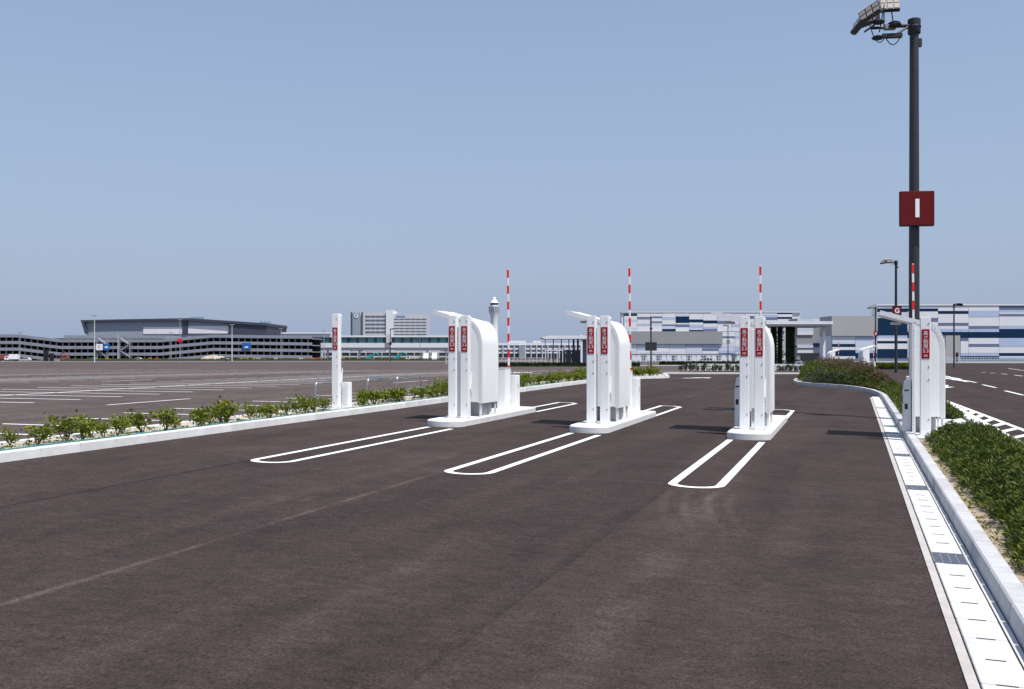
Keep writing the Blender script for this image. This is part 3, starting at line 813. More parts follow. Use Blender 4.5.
def wav(base, amp, s_): return lambda u: base+amp*NZ.noise(Vector((u*1.1, s_, 0)))+amp*.6*NZ.noise(Vector((u*3.3, s_, 5)))
hedge('juniper_hedge', 'low bushy green juniper hedge between right gutter kerb and road', wav(1.48, .22, 3.1), wav(2.82, .12, 8.2), 4.5, 21.9,
      lambda u, p: .42+.08*NZ.noise(Vector((u*.8, p, 2))), 620, .070, .020, 6, 'juniper', 11)
hf2 = lambda u, p: (.46 if u < 40 else .46+.60*sm(40, 56, u))+.1*NZ.noise(Vector((u*.5, p*.6, 7)))
isl_o, isl_top, isl_org = hedge('island_hedge', 'dense dark green hedge on the curved island behind the right gate', lambda u: islL(u)+.12, lambda u: islR(u)+.02, 28.4, 63.8, hf2,
      700, .10, .028, 5, 'juniper', 23)
# reddish blossom and dry tips on the far half of the island hedge
rnd = random.Random(5); m = MB(); m2 = MB()
for _ in range(5200):
    u = rnd.uniform(44.5, 61); p = rnd.uniform(islL(u)+.3*(islR(u)-islL(u)), islR(u)-.1)
    if NZ.noise(Vector((u*.35, p*.6, 31)))+.30 < 0: continue
    z = isl_top(u, p)*rnd.uniform(.95, 1.1)
    c = W(u, p, .10+z)-isl_org; d = Vector((rnd.gauss(0, .6), rnd.gauss(0, .6), 1))
    blade(m if rnd.random() < .22 else m2, c, d, rnd.uniform(.06, .11), .05, rnd)
m.build('blossom', 'flower', isl_o, fix=False)['kind'] = 'stuff'; m2.build('dry_tips', 'dry_leaf', isl_o, fix=False)['kind'] = 'stuff'
# a few weeds and fallen leaves on the bare soil by the kerb
rnd = random.Random(8); m = MB()
for _ in range(260):
    u = rnd.uniform(5, 21.5); p = 1.28+.35*rnd.random()**1.3; c = W(u, p, .115)
    for k in range(rnd.randint(3, 9)): blade(m, c+Vector((rnd.gauss(0, .03), rnd.gauss(0, .03), 0)), Vector((rnd.gauss(0, 1), rnd.gauss(0, 1), rnd.uniform(.2, 1))), rnd.uniform(.02, .06), .02, rnd)
tag(m.build('weeds', 'shrub', fix=False), 'small weeds and leaf litter on bare soil beside right kerb', 'weeds', kind='stuff')
rnd = random.Random(18); m = MB()
for _ in range(900):
    u = rnd.uniform(8, 62); p = rnd.uniform(-14.15, LKf(u)-.25); c = W(u, p, .115)
    for k in range(rnd.randint(2, 6)): blade(m, c+Vector((rnd.gauss(0, .06), rnd.gauss(0, .06), 0)), Vector((rnd.gauss(0, 1), rnd.gauss(0, 1), rnd.uniform(.1, .9))), rnd.uniform(.03, .09), .035, rnd)
tag(m.build('ground_cover', 'shrub', fix=False), 'sparse yellow green ground cover between the shrubs of the left bed', 'ground cover', kind='stuff')
# young shrubs in the left bed: six plants built, the rest copied
def make_shrub(seed, matn='shrub', h=.42, spread=.26, n_=230, Ls=.085):
    rnd = random.Random(seed); o = thing('young_shrub', (0, 0, 0))
    m = MB(); tips = []
    for k in range(rnd.randint(4, 6)):
        a = rnd.uniform(0, 6.28); r_ = rnd.uniform(.3, 1)*spread; top_ = Vector((r_*math.cos(a), r_*math.sin(a), h*rnd.uniform(.6, 1)))
        mid = top_*.5+Vector((rnd.gauss(0, .02), rnd.gauss(0, .02), .03)); m.tube([(0, 0, -.03), mid, top_], [.010, .008, .004], 5); tips += [top_, mid*.4+top_*.6, mid*.75+top_*.25, mid]
    m.build('stem', 'bark', o)
    m = MB()
    for _ in range(n_):
        t_ = rnd.choice(tips); c = t_+Vector((rnd.gauss(0, .065), rnd.gauss(0, .065), rnd.gauss(0, .05)))
        c.z = max(.05, c.z)
        blade(m, c, Vector((rnd.gauss(0, 1), rnd.gauss(0, 1), rnd.gauss(.5, .6))), Ls*rnd.uniform(.7, 1.2), Ls*.55, rnd)
    m.build('foliage', matn, o, fix=False)['kind'] = 'stuff'
    return o
protos = [make_shrub(40+i) for i in range(6)]; used = set()
def place_shrub(k, loc, sc, rz, label, group, pr=protos, us_=used):
    if k not in us_: o = pr[k]; us_.add(k)
    else: o = copy_tree(pr[k])
    o.location = loc; o.scale = (sc, sc, sc*random.uniform(.85, 1.15)); o.rotation_euler = (0, 0, rz)
    return tag(o, label, 'shrub', group)
rnd = random.Random(3); u = 10.6; spots = []
while u < 60.5:
    dense = u > 33
    p = rnd.uniform(-14.0, -13.25) if not dense else rnd.uniform(-14.0, -13.25)
    if u > 50: p = LKf(u)-.45-rnd.random()*.9
    if not 24.0 < u < 25.8: spots.append((u, p, rnd.uniform(.62, 1.15) if not dense else rnd.uniform(.9, 1.25)))
    u += rnd.uniform(.20, .52) if not dense else rnd.uniform(.34, .52)
for _ in range(42):
    u = rnd.uniform(50, 63); spots.append((u, LKf(u)-.45-rnd.random()*max(.3, LKf(u)+14.0), rnd.uniform(.9, 1.25)))
spots.sort()
for i, (u, p, sc) in enumerate(spots):
    place_shrub(rnd.randrange(6), W(u, p, .10), sc, rnd.uniform(0, 6.28), '%s young green shrub in the left planting bed, counted from the near end' % nth(i), 'young shrubs in the left bed')
protos2 = [make_shrub(70+k, 'dark_leaf', .62, .20, 170, .11) for k in range(3)]; used2 = set()
i = 0
for k in range(44):
    f = (k+.3+.4*rnd.random())/44*2.05; a = FK[int(f)+(1 if f >= 1 else 1)] if False else None
    seg = 0 if f < .35 else 1
    tt = f/2.05; u = 74+16.5*tt+1.4; p = -12.6+13.0*tt+rnd.uniform(-.2, .2)
    place_shrub(k % 3, W(u, p, .12), rnd.uniform(.8, 1.15), rnd.uniform(0, 6), '%s dark upright shrub from the left in the row on the far kerb' % nth(k), 'dark shrubs on the far kerb', protos2, used2)

# ------------------------------------------------------------------ more lamp poles
def lamp_at(px, Y, label, letter, sign=True, h=11.4, detail=False, flip=False):
    o = big_lamp(FP(px, 354, Y)*1.0, label, letter, rz=(math.pi-math.atan2(px-HX, F) if False else 0), h=h, sign=sign, detail=detail, sz=.6)
    o.location.z = gz(px, Y)
    return o
lamp_at(896, 101, 'dark lamp pole with red letter G sign behind the right gate arm', 'G')
lamp_at(875.5, 190, 'slim lamp pole with red letter E sign left of the G pole', 'E')
o = lamp_at(954, 178, 'lamp pole without sign against the blue and white facade at right', '', sign=False); o.rotation_euler.z = math.pi
lamp_at(728, 300, 'slim distant lamp pole just left of the right gate', 'C')
lamp_at(390.3, 340, 'distant lamp pole in front of the white walkway and hotel', 'B').rotation_euler.z = math.pi
o = thing('sign_pole', FP(651, 354, 74), 0, 'dark slim pole with grey square box beyond the middle gate', 'pole'); o.location.z = gz(651, 74)
m = MB(); m.lathe([(.09, 0), (.09, .02), (.06, .03), (.05, 4.2)], 12); m.build('pole', 'dark_metal', o, smooth=True)
MB().box(-.42, .42, -.09, .09, 1.72, 2.35).build('sign_back', 'dark_metal', o, bevel=.01)
MB().box(-.10, .10, -.06, .06, 3.3, 3.42).build('bracket', 'dark_metal', o)

# ------------------------------------------------------------------ far gates (seen from the back)
for px, Y, lab, lab2 in ((862, 97, 'far white gate hood in front of the navy facade panels', 'far striped raised barrier in front of the navy facade panels'),
                         (829.5, 118, 'far white gate hood beside the white canopy column', 'far striped raised barrier beside the white canopy column')):
    b = FP(px, 354, Y); b.z = gz(px, Y)
    make_shelter(b, math.pi, lab, two_posts=False)
    q = b+Vector((.35, -1.6, 0)); q.z = G(q.x, q.y); make_barrier(q, math.pi, lab2)
# ------------------------------------------------------------------ buildings
class Bld:
    def __init__(s, name, px, Y, label, cat='building', group=None):
        s.Y = Y; s.loc = FP(px, 354, Y); s.loc.z = gz(px, Y); s.o = thing(name, s.loc, 0, label, cat, group)
    def box(s, name, m, x0, x1, y0, y1, dep=1.0, dy=0.0, parent=None, bevel=0):
        a = FP(x0, y1, s.Y)-s.loc; b = FP(x1, y0, s.Y)-s.loc
        q = MB().box(a.x, b.x, dy, dy+dep, a.z, b.z).build(name, m, parent or s.o, bevel=bevel); return q
    def poly(s, name, m, pts, dep=1.0, dy=0.0, parent=None):
        q = [FP(x, y, s.Y)-s.loc for x, y in pts]; k = MB(); k.prism([(v.x, v.z) for v in q], dy, dy+dep, 'y'); return k.build(name, m, parent or s.o)
COLS = {'W': 'pan_W', 'S': 'pan_S', 'L': 'pan_L', 'M': 'pan_M', 'D': 'pan_D'}
def panels(b, x0, x1, rows, g_=.12):
    for y0, y1, c in rows: b.box('facade_panel', COLS[c], x0+g_, x1-g_, y0+.06, y1-.06, .35, -.35+random.uniform(-.05, 0))
# right-hand hall
b = Bld('exhibition_hall', 1000, 330, 'large hall clad in white, pale blue and navy panels at right')
b.box('wall', 'bldg_white', 877, 1180, 305.5, 363, 5, 0)
b.box('parapet', 'bldg_white', 876.5, 1181, 304.2, 305.6, 5.5, -.6)
panels(b, 877, 907, [(306,308.5,'S'),(308.5,312,'D'),(312,318,'S'),(318,335.5,'D'),(335.5,338,'L'),(338,341,'W'),(341,343.5,'D'),(343.5,349,'W'),(349,358,'D')])
panels(b, 907, 937.6, [(306,308.5,'W'),(308.5,311.5,'D'),(311.5,318,'W'),(318,322,'M'),(322,329,'W'),(329,332,'L'),(332,338,'D'),(338,350,'W'),(350,358,'S')])
panels(b, 937.6, 968, [(306,311,'W'),(311,314,'D'),(314,323,'W'),(323,326,'M'),(326,329,'W'),(329,332,'L'),(332,335,'D')])
panels(b, 960, 968, [(335,338,'D'),(338,341,'M'),(341,353,'W'),(353,356,'L'),(356,358.5,'D')])
b.box('door_recess', 'bldg_tan', 945.5, 959.8, 335.2, 362.5, .3, -.3)
b.box('door', 'black', 955.6, 957.8, 352.5, 362.3, .2, -.5)
panels(b, 968, 998.6, [(306,311,'W'),(311,317,'L'),(317,326,'W'),(326,329,'M'),(329,332,'L'),(332,338,'D'),(338,344,'W'),(344,347,'M'),(347,353,'W'),(353,356,'L'),(356,358.5,'D')])
panels(b, 998.6, 1029.5, [(305.6,310,'M'),(310,312.5,'L'),(312.5,314,'W'),(314,316.5,'M'),(316.5,326,'W'),(326,329,'L'),(329,338,'D'),(338,347,'L'),(347,353,'W'),(353,356,'D'),(356,358.5,'S')])
for i in range(5):
    x = 1029.5+30*i; y = 306; rows = []
    while y < 357:
        h_ = random.choice((2.5, 3, 5, 6, 9)); rows.append((y, min(358.5, y+h_), random.choice('WWWLSMDW'))); y += h_
    panels(b, x, x+30, rows)
# grey block and its lower panels
b = Bld('grey_block', 850, 325, 'plain grey block on pale panels left of the G lamp pole')
b.box('wall', 'bldg_white', 831, 877, 336, 363, 12, 0)
b.box('upper_block', 'bldg_tan', 831, 876.8, 316, 336, 12.8, -.8)
panels(b, 832, 855, [(336.3,339,'W'),(339,344,'S'),(344,347,'D'),(347,350,'W'),(350,356,'D'),(356,359,'W')])
panels(b, 855, 876.6, [(336.3,341,'L'),(341,347,'S'),(347,350,'W'),(350,353,'L'),(353,358,'D')])
# middle hall
b = Bld('panel_hall', 710, 360, 'long hall with grey band and blue white panels behind the right gate')
b.box('wall', 'bldg_white', 621.5, 800, 312.5, 362, 4, 0)
b.box('parapet', 'bldg_white', 621, 800.5, 311.8, 312.6, 4.5, -.5)
b.box('grey_band', 'bldg_grey', 620, 722, 331.5, 344, .9, -.9)
UP = {624: [(314,316,'D'),(316,320,'W'),(320,322,'S'),(322,328,'W'),(328,331.4,'S')], 637: [(313,317,'W'),(317,319.5,'M'),(319.5,324,'W'),(324,326,'L'),(326,331.4,'W')],
      650: [(313,316.5,'W'),(316.5,318.3,'M'),(318.3,321.5,'W'),(321.5,323,'M'),(323,325.5,'S'),(325.5,331.4,'W')],
      662: [(313,317.5,'W'),(317.5,320,'L'),(320,324.5,'W'),(324.5,326,'M'),(326,329,'S'),(329,331.4,'D')],
      675.5: [(313,316.5,'S'),(316.5,323,'D'),(323,324.5,'W'),(324.5,327,'M'),(327,331.4,'W')], 689: [(313,319.5,'W'),(319.5,322.5,'D'),(322.5,325,'W'),(325,328,'L'),(328,330,'S'),(330,331.4,'D')],
      703: [(313,320.5,'W'),(320.5,323.5,'D'),(323.5,327,'W'),(327,329,'L'),(329,331.4,'M')], 717: [(313,317,'W'),(317,321,'S'),(321,324,'M'),(324,331.4,'W')],
      731: [(313,319,'S'),(319,324,'W'),(324,327,'L'),(327,331.4,'W')], 745: [(313,316,'W'),(316,319,'M'),(319,325,'W'),(325,331.4,'S')], 759: [(313,315,'W'),(315,317.5,'L'),(317.5,320,'M'),(320,331.4,'W')],
      777: [(313,314.2,'D'),(314.2,317,'W'),(317,319,'D'),(319,323,'W'),(323,331.4,'S')]}
ks = sorted(UP)
for i, x in enumerate(ks): panels(b, x, ks[i+1] if i+1 < len(ks) else 792, UP[x])
LO = 'WSLWSMLSW'
for i in range(11):
    x = 620+16.4*i; y = 344.3 if x < 718 else 331.8; rows = []
    while y < 353.5:
        h_ = random.choice((2, 2.5, 3.5, 4.5)); rows.append((y, min(354, y+h_), random.choice(LO))); y += h_
    panels(b, x, x+16.4, rows)
for i in range(36): b.box('ground_window' if i % 3 else 'mullion', 'hotel_win' if i % 3 == 1 else 'bldg_white', 622+5*i, 625.4+5*i, 355, 360.5, .2, -.2)
# entrance block with planted columns and canopy
b = Bld('entrance_block', 800, 345, 'grey entrance block with dark garage opening under the canopy', 'building')
b.box('wall', 'bldg_grey', 796.5, 826, 318.5, 362, 10, 0)
panels(b, 797, 813, [(319,331,'S'),(331,335,'W'),(345,348,'S'),(350,353,'W')])
panels(b, 813, 824, [(319,323,'W'),(343,346,'D'),(348,353,'M')])
b.box('garage_opening', 'dark_int', 801, 823, 353, 362.4, .4, -.4)
b = Bld('entrance_canopy', 790, 210, 'flat white canopy on dark plant covered columns beyond the right gate', 'canopy')
b.box('roof', 'bldg_white', 764, 830, 321.5, 324.5, 14, -2); b.box('fascia', 'light_grey', 764.5, 829.5, 324.6, 326.5, 13, -1.5)
b.box('column', 'bldg_white', 823, 825.5, 326.6, 366, .5, 0)
for x0, x1 in ((773, 778), (780, 783.5), (788, 796)):
    c_ = b.box('planted_column', 'hedge_core', x0, x1, 326.6, 364.5, 1.0, 1.0)
    rnd = random.Random(int(x0)); k = MB()
    A, B_ = FP(x0, 364, 210)-b.loc, FP(x1, 327, 210)-b.loc
    for _ in range(500):
        p0 = Vector((rnd.uniform(A.x-.1, B_.x+.1), .95-rnd.random()*.2, rnd.uniform(A.z, B_.z))); blade(k, p0, Vector((rnd.gauss(0, 1), -.8, rnd.gauss(-.2, .7))), .35, .2, rnd)
    k.build('climbing_leaves', 'dark_leaf', c_, fix=False)['kind'] = 'stuff'
# left canopy pavilion
b = Bld('pavilion', 572, 205, 'open pavilion with thin white roof and slim columns left of middle gate', 'pavilion')
b.poly('roof', 'bldg_white', [(540.5, 337.6), (548, 335.6), (612, 335.6), (612, 338.6), (545, 339)], 10, -1)
for x in (545.3, 553.5, 561.5, 569, 577.5): b.box('column', 'dark_metal' if x > 550 else 'light_grey', x-.45, x+.45, 339, 365.5, .15, .5)
for x in (575.5, 580): b.box('column', 'dark_clad', x-.9, x+.9, 339, 365.5, .5, 6)
b.box('column', 'bldg_white', 580.3, 582.3, 335.0, 365.5, .4, -.8)
b.box('back_wall', 'mid_clad', 583, 611, 339.1, 365, .4, 7)
for i in range(6): b.box('glass_panel', 'tint_glass', 562+6*i, 567.5+6*i, 350, 364.5, .08, 8)
b.box('rail', 'bldg_white', 545, 563, 349.8, 350.6, .1, -.9)
for x in (545.5, 551, 557, 562.5): b.box('rail_post', 'bldg_white', x-.3, x+.3, 350.7, 365, .1, -.9)
# terminal far behind
b = Bld('terminal', 545, 760, 'low pale blue terminal building between left and middle gates', 'building')
for y0, y1, m_, dy in ((343, 345.2, 'bldg_white', 0), (345.2, 348, 'hotel_win', .8), (348, 349.6, 'bldg_white', -1), (349.6, 352, 'mid_clad', .8), (352, 353.4, 'bldg_white', -1.5), (353.4, 358.5, 'hotel_win', .8)):
    b.box('storey_band', m_, 440, 610, y0, y1, 20, dy)
for i in range(30): b.box('pier', 'light_grey', 441+5.6*i, 442+5.6*i, 345, 358.5, .5, -2.2)
for x0, x1 in ((452, 470), (508, 526), (533, 541)): b.box('roof_plant', 'light_grey', x0, x1, 340.6, 342.8, 10, 3)
b.box('stair_core', 'mid_clad', 519, 525, 346, 358.4, 6, -3)
# control tower
o_ = FP(494.3, 354, 980); o_.z = gz(494.3, 980); tw = thing('control_tower', o_, 0, 'slender white airport control tower rising behind the left gate', 'tower')
def tz(py): return FP(494, py, 980).z-o_.z
def tr(px): return px/F*980
m = MB(); m.lathe([(tr(4.6), 0), (tr(3.6), tz(330)), (tr(3.5), tz(318)), (tr(5.0), tz(312.5))], 20); m.build('shaft', 'bldg_white', tw, smooth=True)
m = MB(); m.lathe([(tr(4.9), tz(312.5)), (tr(5.3), tz(307.5)), (tr(5.3), tz(306.6))], 20); m.build('lower_gallery', 'mid_clad', tw, smooth=True)
m = MB(); m.lathe([(tr(4.3), tz(306.6)), (tr(4.3), tz(305.2))], 20); m.build('gallery_roof', 'bldg_white', tw)
m = MB(); m.lathe([(tr(3.8), tz(305.2)), (tr(4.2), tz(303))], 20); m.build('cab_glass', 'dark_clad', tw)
m = MB(); m.lathe([(tr(4.4), tz(303)), (tr(3.2), tz(301.2)), (tr(2.2), tz(300)), (tr(1.6), tz(299.4)), (tr(1.7), tz(298.3)), (tr(1.0), tz(297.2)), (.2, tz(296.8))], 20); m.build('cab_roof', 'bldg_white', tw, smooth=True)
for k in range(8):
    a = 2*math.pi*k/8; m = MB(); m.tube([(tr(5.32)*math.cos(a), tr(5.32)*math.sin(a), tz(307)), (tr(4.95)*math.cos(a), tr(4.95)*math.sin(a), tz(312.4))], .35, 5); m.build('gallery_rib', 'light_grey', tw)
# hotel
b = Bld('hotel', 390, 700, 'pale hotel block with window rows and round emblem behind white walkway')
b.box('left_wing', 'hotel', 350.8, 389, 312.3, 357, 30, 0); b.box('right_wing', 'hotel', 392.2, 427, 313.8, 357, 24, 1.5)
b.box('core_tower', 'bldg_white', 386.2, 392.6, 310, 357, 30, -1.2)
b.box('emblem_wall', 'mid_clad', 352.6, 360, 312.6, 356.5, .4, -.45)
for x in (350.9, 361.8): b.box('edge_fin', 'dark_clad', x, x+1.1, 312, 356.5, 1.2, -1.2)
em = MB(); c_ = FP(356.3, 315.8, 700)-b.loc; em.tube([(c_.x, -.5, c_.z), (c_.x, -.75, c_.z)], 1.45, 24); em = em.build('emblem', 'lettering', b.o)
k = MB(); k.prism([(c_.x-.7, c_.z+.7), (c_.x+.75, c_.z+.8), (c_.x+.8, c_.z+.1), (c_.x-.1, c_.z+.0), (c_.x-.5, c_.z-.9)], -.85, -.76, 'y'); k.build('emblem_mark', 'sign_blue', em)
for i in range(10):
    y = 315.6+3.9*i
    if y > 352: break
    for j in range(4): b.box('window', 'hotel_win', 365.2+5.2*j, 370.0+5.2*j, y, y+1.8, .15, -.12)
for i in range(12):
    y = 318.6+3.05*i
    if y > 352: break
    for j in range(6): b.box('window', 'hotel_win', 393.6+5.5*j, 398.6+5.5*j, y, y+1.0, .15, 1.38)
for j in range(7): b.box('roof_letter', 'pan_L', 396+1.35*j, 397.1+1.35*j, 313.9+.3*(j % 2), 316.3, .3, 1.15)
b.box('roof_plant', 'light_grey', 384, 388, 310.8, 312.2, 6, 6)
# raised walkway
b = Bld('elevated_walkway', 360, 520, 'long raised white walkway with teal glazing in front of the hotel', 'walkway')
b.box('roof', 'bldg_white', 262, 452, 335.4, 337.2, 9, -.8); b.box('deck', 'bldg_white', 262, 452, 343, 347.6, 8, -.4); b.box('under_deck', 'light_grey', 263, 451, 347.7, 350.2, 7, .2)
for i in range(62): b.box('glazing', ('teal_glass', 'glass', 'teal_glass')[i % 3], 263+3*i, 265.7+3*i, 337.3, 342.9, .2, .3)
b.box('gallery_back', 'mid_clad', 263, 451, 337.25, 342.95, .3, 7)
for x in (272, 301, 327, 358.8, 389.3, 427, 446): b.box('pier', 'bldg_white', x-.8, x+.8, 350.3, 360.6, 1.2, 2)
b.box('low_building', 'hotel_win', 318, 452, 352.2, 360.4, 6, 14); b.box('low_parapet', 'bldg_white', 316, 452, 351.2, 352.6, 6.6, 13.4); b.box('low_sill', 'bldg_white', 316, 452, 356.2, 357.4, 6.6, 13.4)
for i in range(16): b.box('mullion', 'light_grey', 320+8.3*i, 321+8.3*i, 352.7, 360.4, .4, 13.2)
b.box('stair_tower', 'light_grey', 386.5, 391.5, 334.4, 343, 2.5, -1.4)
# dark angular building
b = Bld('dark_roofed_hall', 175, 580, 'long dark hall with slanting end and pale upper wall behind car park')
b.poly('wall', 'mid_clad', [(83.5, 321), (190, 319.5), (231, 324), (231, 358), (89, 358), (87, 334)], 50, 0)
b.poly('roof_edge', 'dark_clad', [(82, 320.2), (120, 319.4), (190, 318.2), (268, 323.4), (268, 326), (190, 320.6), (120, 321), (85.5, 322), (88.6, 334), (86.4, 334)], 52, -2)
b.poly('dark_end', 'dark_clad', [(229, 322.6), (267.3, 325.2), (265.6, 358), (229, 358)], 51, -1.2)
b.box('dark_pier', 'dark_clad', 183, 188, 319.5, 334, .8, -.9)
b.box('window_band', 'bldg_white', 143.5, 182.5, 327, 334, .4, -.4); b.box('window_band', 'bldg_white', 188.4, 228.8, 326, 333.5, .4, -.5)
for x0, x1, y0 in ((186, 200, 316.4), (256, 268, 321)):
    for j in range(8): b.box('roof_screen_slat', 'teal_glass', x0+(x1-x0)*j/8, x0+(x1-x0)*(j+.55)/8, y0, y0+3, .3, 8)
# multi-storey car park
b = Bld('parking_structure', 150, 450, 'grey multi-storey car park with sloping ramps along the far left')
PL = [(-60, 0), (18, 0), (60, 5), (160, 5), (213, .3), (312, 1.5)]
def band_y(x):
    for (a, ya), (c, yc) in zip(PL, PL[1:]):
        if x <= c: return ya+(yc-ya)*(x-a)/(c-a)
    return PL[-1][1]
for kf, y0 in enumerate((334.3, 341.0, 347.6, 354.0)):
    pts = [(x, y0+y) for x, y in PL]; b.poly('parapet', 'deck_grey', pts+[(x, y+2.9) for x, y in reversed(pts)], .6, 0)
    b.poly('deck', 'bldg_grey', [(x, y+2.4) for x, y in pts]+[(x, y+3.3) for x, y in reversed(pts)], 24, .7)
    if kf < 4:
        x = -58; j = 0
        while x < 311:
            yb = band_y(x)+y0+2.9; yt = min(yb+3.9, 360.6)
            if yt > yb+.5: b.box('column', 'bldg_grey', x-.45, x+.45, yb, yt, .8, .9)
            x += 6.3; j += 1
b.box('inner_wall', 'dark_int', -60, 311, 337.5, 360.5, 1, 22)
b.box('flat_top_deck', 'deck_grey', 62, 164, 335.2, 338.6, 20, 2)
for (xa, ya, xb, yb) in ((100, 338, 108, 344), (108, 344, 100, 350), (100, 350, 108, 356), (122, 338, 131, 344), (131, 344, 122, 350), (122, 350, 131, 356)):
    b.poly('stair_flight', 'deck_grey', [(xa, ya), (xb, yb), (xb, yb+1.3), (xa, ya+1.3)], 2, -2.4)
for x in (99, 109.5, 121.5, 131.5): b.box('stair_post', 'bldg_grey', x-.35, x+.35, 336, 360.5, .5, -2.2)
s_ = b.box('parking_sign', 'lettering', 98.6, 105.2, 344, 350.2, .3, -2.9); t_ = text_mesh('P', 2.2, 'mid_clad', s_, FP(101.9, 347.1, 450)-b.loc+Vector((0, -2.91, 0)))
s_ = b.box('blue_sign', 'sign_blue', 106.3, 112, 344, 350.2, .3, -2.9); s2 = b.box('blue_sign', 'sign_blue', 242.5, 251, 343, 349, .3, -.6)
for s_, x in ((s_, 109), (s2, 246.8)):
    k = MB(); c_ = FP(x, 347, 450)-b.loc; y_ = -2.92 if x < 200 else -.63
    k.prism([(c_.x-.9, c_.z-.4), (c_.x-.5, c_.z+.3), (c_.x+.5, c_.z+.3), (c_.x+.9, c_.z-.4)], y_, y_+.02, 'y'); k.build('car_pictogram', 'lettering', s_)
b.box('annex', 'bldg_white', 268, 320, 332.2, 336, 20, 30); b.box('annex_roof', 'bldg_white', 266, 319, 331, 332.3, 22, 29)

# slender poles on and before the car park
for i, (px, yt, Y, lab) in enumerate(((20, 333, 430, 'thin lamp mast before the sloping ramps at far left'), (94.5, 316, 330, 'tall pale mast in front of the car park stairs'), (118, 333, 400, 'leaning pale pole before the car park stairs'),
                                 (180, 320, 420, 'dark mast with red sign before the long dark hall'), (232, 325, 380, 'pale mast before the right end of the car park'), (171, 333, 440, 'short grey mast before the middle of the car park'),
                                 (281, 329, 430, 'thin mast before the right edge of the car park'), (420, 334, 500, 'thin dark mast before the walkway near the left gate'), (324, 331, 470, 'thin mast beside the lone post before the walkway'))):
    c_ = FP(px, 354, Y); c_.z = gz(px, Y); o = thing('mast', c_, 0, lab, 'mast', 'distant masts'); h_ = FP(px, yt, Y).z-c_.z
    m = MB(); m.lathe([(.22, 0), (.12, h_)], 8); m.build('pole', 'light_grey' if 'pale' in lab else 'grey_paint', o)
    MB().box(-.9, .9, -.2, .2, h_, h_+.25).build('lamp_head', 'grey_paint', o)
    if 'red sign' in lab: MB().box(-1.0, 1.0, -.35, -.2, h_*.47, h_*.47+1.2).build('sign', 'red', o)

# ------------------------------------------------------------------ fences and verge
def fence(name, px0, px1, Y, h_, label, nposts, mat_, rails=(.3, .65, 1.0)):
    a = FP(px0, 354, Y); bb = FP(px1, 354, Y); a.z = gz(px0, Y); bb.z = gz(px1, Y); o = thing(name, a, 0, label, 'fence')
    for r_ in rails:
        z = h_*r_; MB().hexa([Vector((0, -.04, z-.05)), bb-a+Vector((0, -.04, z-.05)), bb-a+Vector((0, .04, z-.05)), Vector((0, .04, z-.05))],
                             [Vector((0, -.04, z+.05)), bb-a+Vector((0, -.04, z+.05)), bb-a+Vector((0, .04, z+.05)), Vector((0, .04, z+.05))]).build('rail', mat_, o)
    for i in range(nposts):
        q = (bb-a)*(i/(nposts-1)); q.z = G(a.x+q.x, Y)-a.z; MB().box(q.x-.06, q.x+.06, -.045, .055, q.z-.2, q.z+h_+.02).build('post', mat_, o)
fence('railing', 936, 1100, 300, 1.7, 'pale blue white railing along the foot of the right hall', 60, 'pan_S')
fence('railing', 618, 722, 300, 2.2, 'white railing in front of the middle panel hall', 34, 'bldg_white')
fence('guard_rail', 688, 834, 128, .85, 'low white guard rail beyond the far kerb shrubs', 26, 'bldg_white', (.45, 1.0))
fence('railing', 446, 545, 230, 1.6, 'white railing beyond the car park between left and middle gates', 26, 'light_grey')
def verge(name, label, px0, px1, Y, dep, h_, n_, matn, seed):
    rnd = random.Random(seed); a = FP(px0, 354, Y); a.z = gz(px0, Y); m = MB(); wd = (px1-px0)/F*Y
    o = thing(name, a, 0, label, 'hedge')
    k = MB(); ns = 60; 
    for i in range(ns+1):
        x = wd*i/ns; 
        for dy, z in ((0, -.2), (.1, h_*.75), (dep*.5, h_*.85), (dep-.1, h_*.75), (dep, -.2)): k.v.append(Vector((x, dy, G(a.x+x, Y+dy)-a.z+z+(rnd.uniform(-.06, .06) if z > 0 else 0))))
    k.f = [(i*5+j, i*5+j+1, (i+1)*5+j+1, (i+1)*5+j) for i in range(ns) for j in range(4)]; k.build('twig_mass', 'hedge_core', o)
    for _ in range(n_):
        x = rnd.uniform(0, wd); dy = rnd.uniform(-.1, dep); z = h_*rnd.uniform(.3, 1.0)
        blade(m, Vector((x, dy, G(a.x+x, Y+dy)-a.z+z)), Vector((rnd.gauss(0, .6), rnd.gauss(-.3, .6), 1)), .45, .25, rnd)
    m.build('foliage', matn, o, fix=False)['kind'] = 'stuff'
verge('verge_hedge', 'thin green hedge line along the far edge of the car park', 62, 462, 385, 2, .9, 5200, 'shrub', 3)
verge('verge_hedge', 'clipped dark hedge line before the terminal and pavilion', 455, 640, 190, 1.2, .5, 3000, 'dark_leaf', 4)
verge('verge_hedge', 'clipped hedge line before the middle panel hall', 660, 760, 215, 1.2, .6, 2400, 'dark_leaf', 5)
verge('verge_hedge', 'green hedge line behind the far gate before the navy panels', 830, 912, 150, 2, .7, 3200, 'shrub', 6)
# far pale kerb strip beyond the car park
for nm, px0, px1, Y in (('pavement_far', -80, 640, 383), ('pavement_mid', 640, 836, 205), ('pavement_right', 912, 1110, 296)):
    a = FP(px0, 354, Y); bb = FP(px1, 354, Y); m = MB(); ns = 30
    for i in range(ns+1):
        x = a.x+(bb.x-a.x)*i/ns
        for dy, z in ((0, -.1), (0, .15), (1.6, .15), (1.6, -.1)): m.v.append(Vector((x, Y+dy, G(x, Y+dy)+z)))
    m.f = [(i*4+j, i*4+j+1, (i+1)*4+j+1, (i+1)*4+j) for i in range(ns) for j in range(3)]
    tag(m.build(nm, 'concrete_white'), kind='structure')

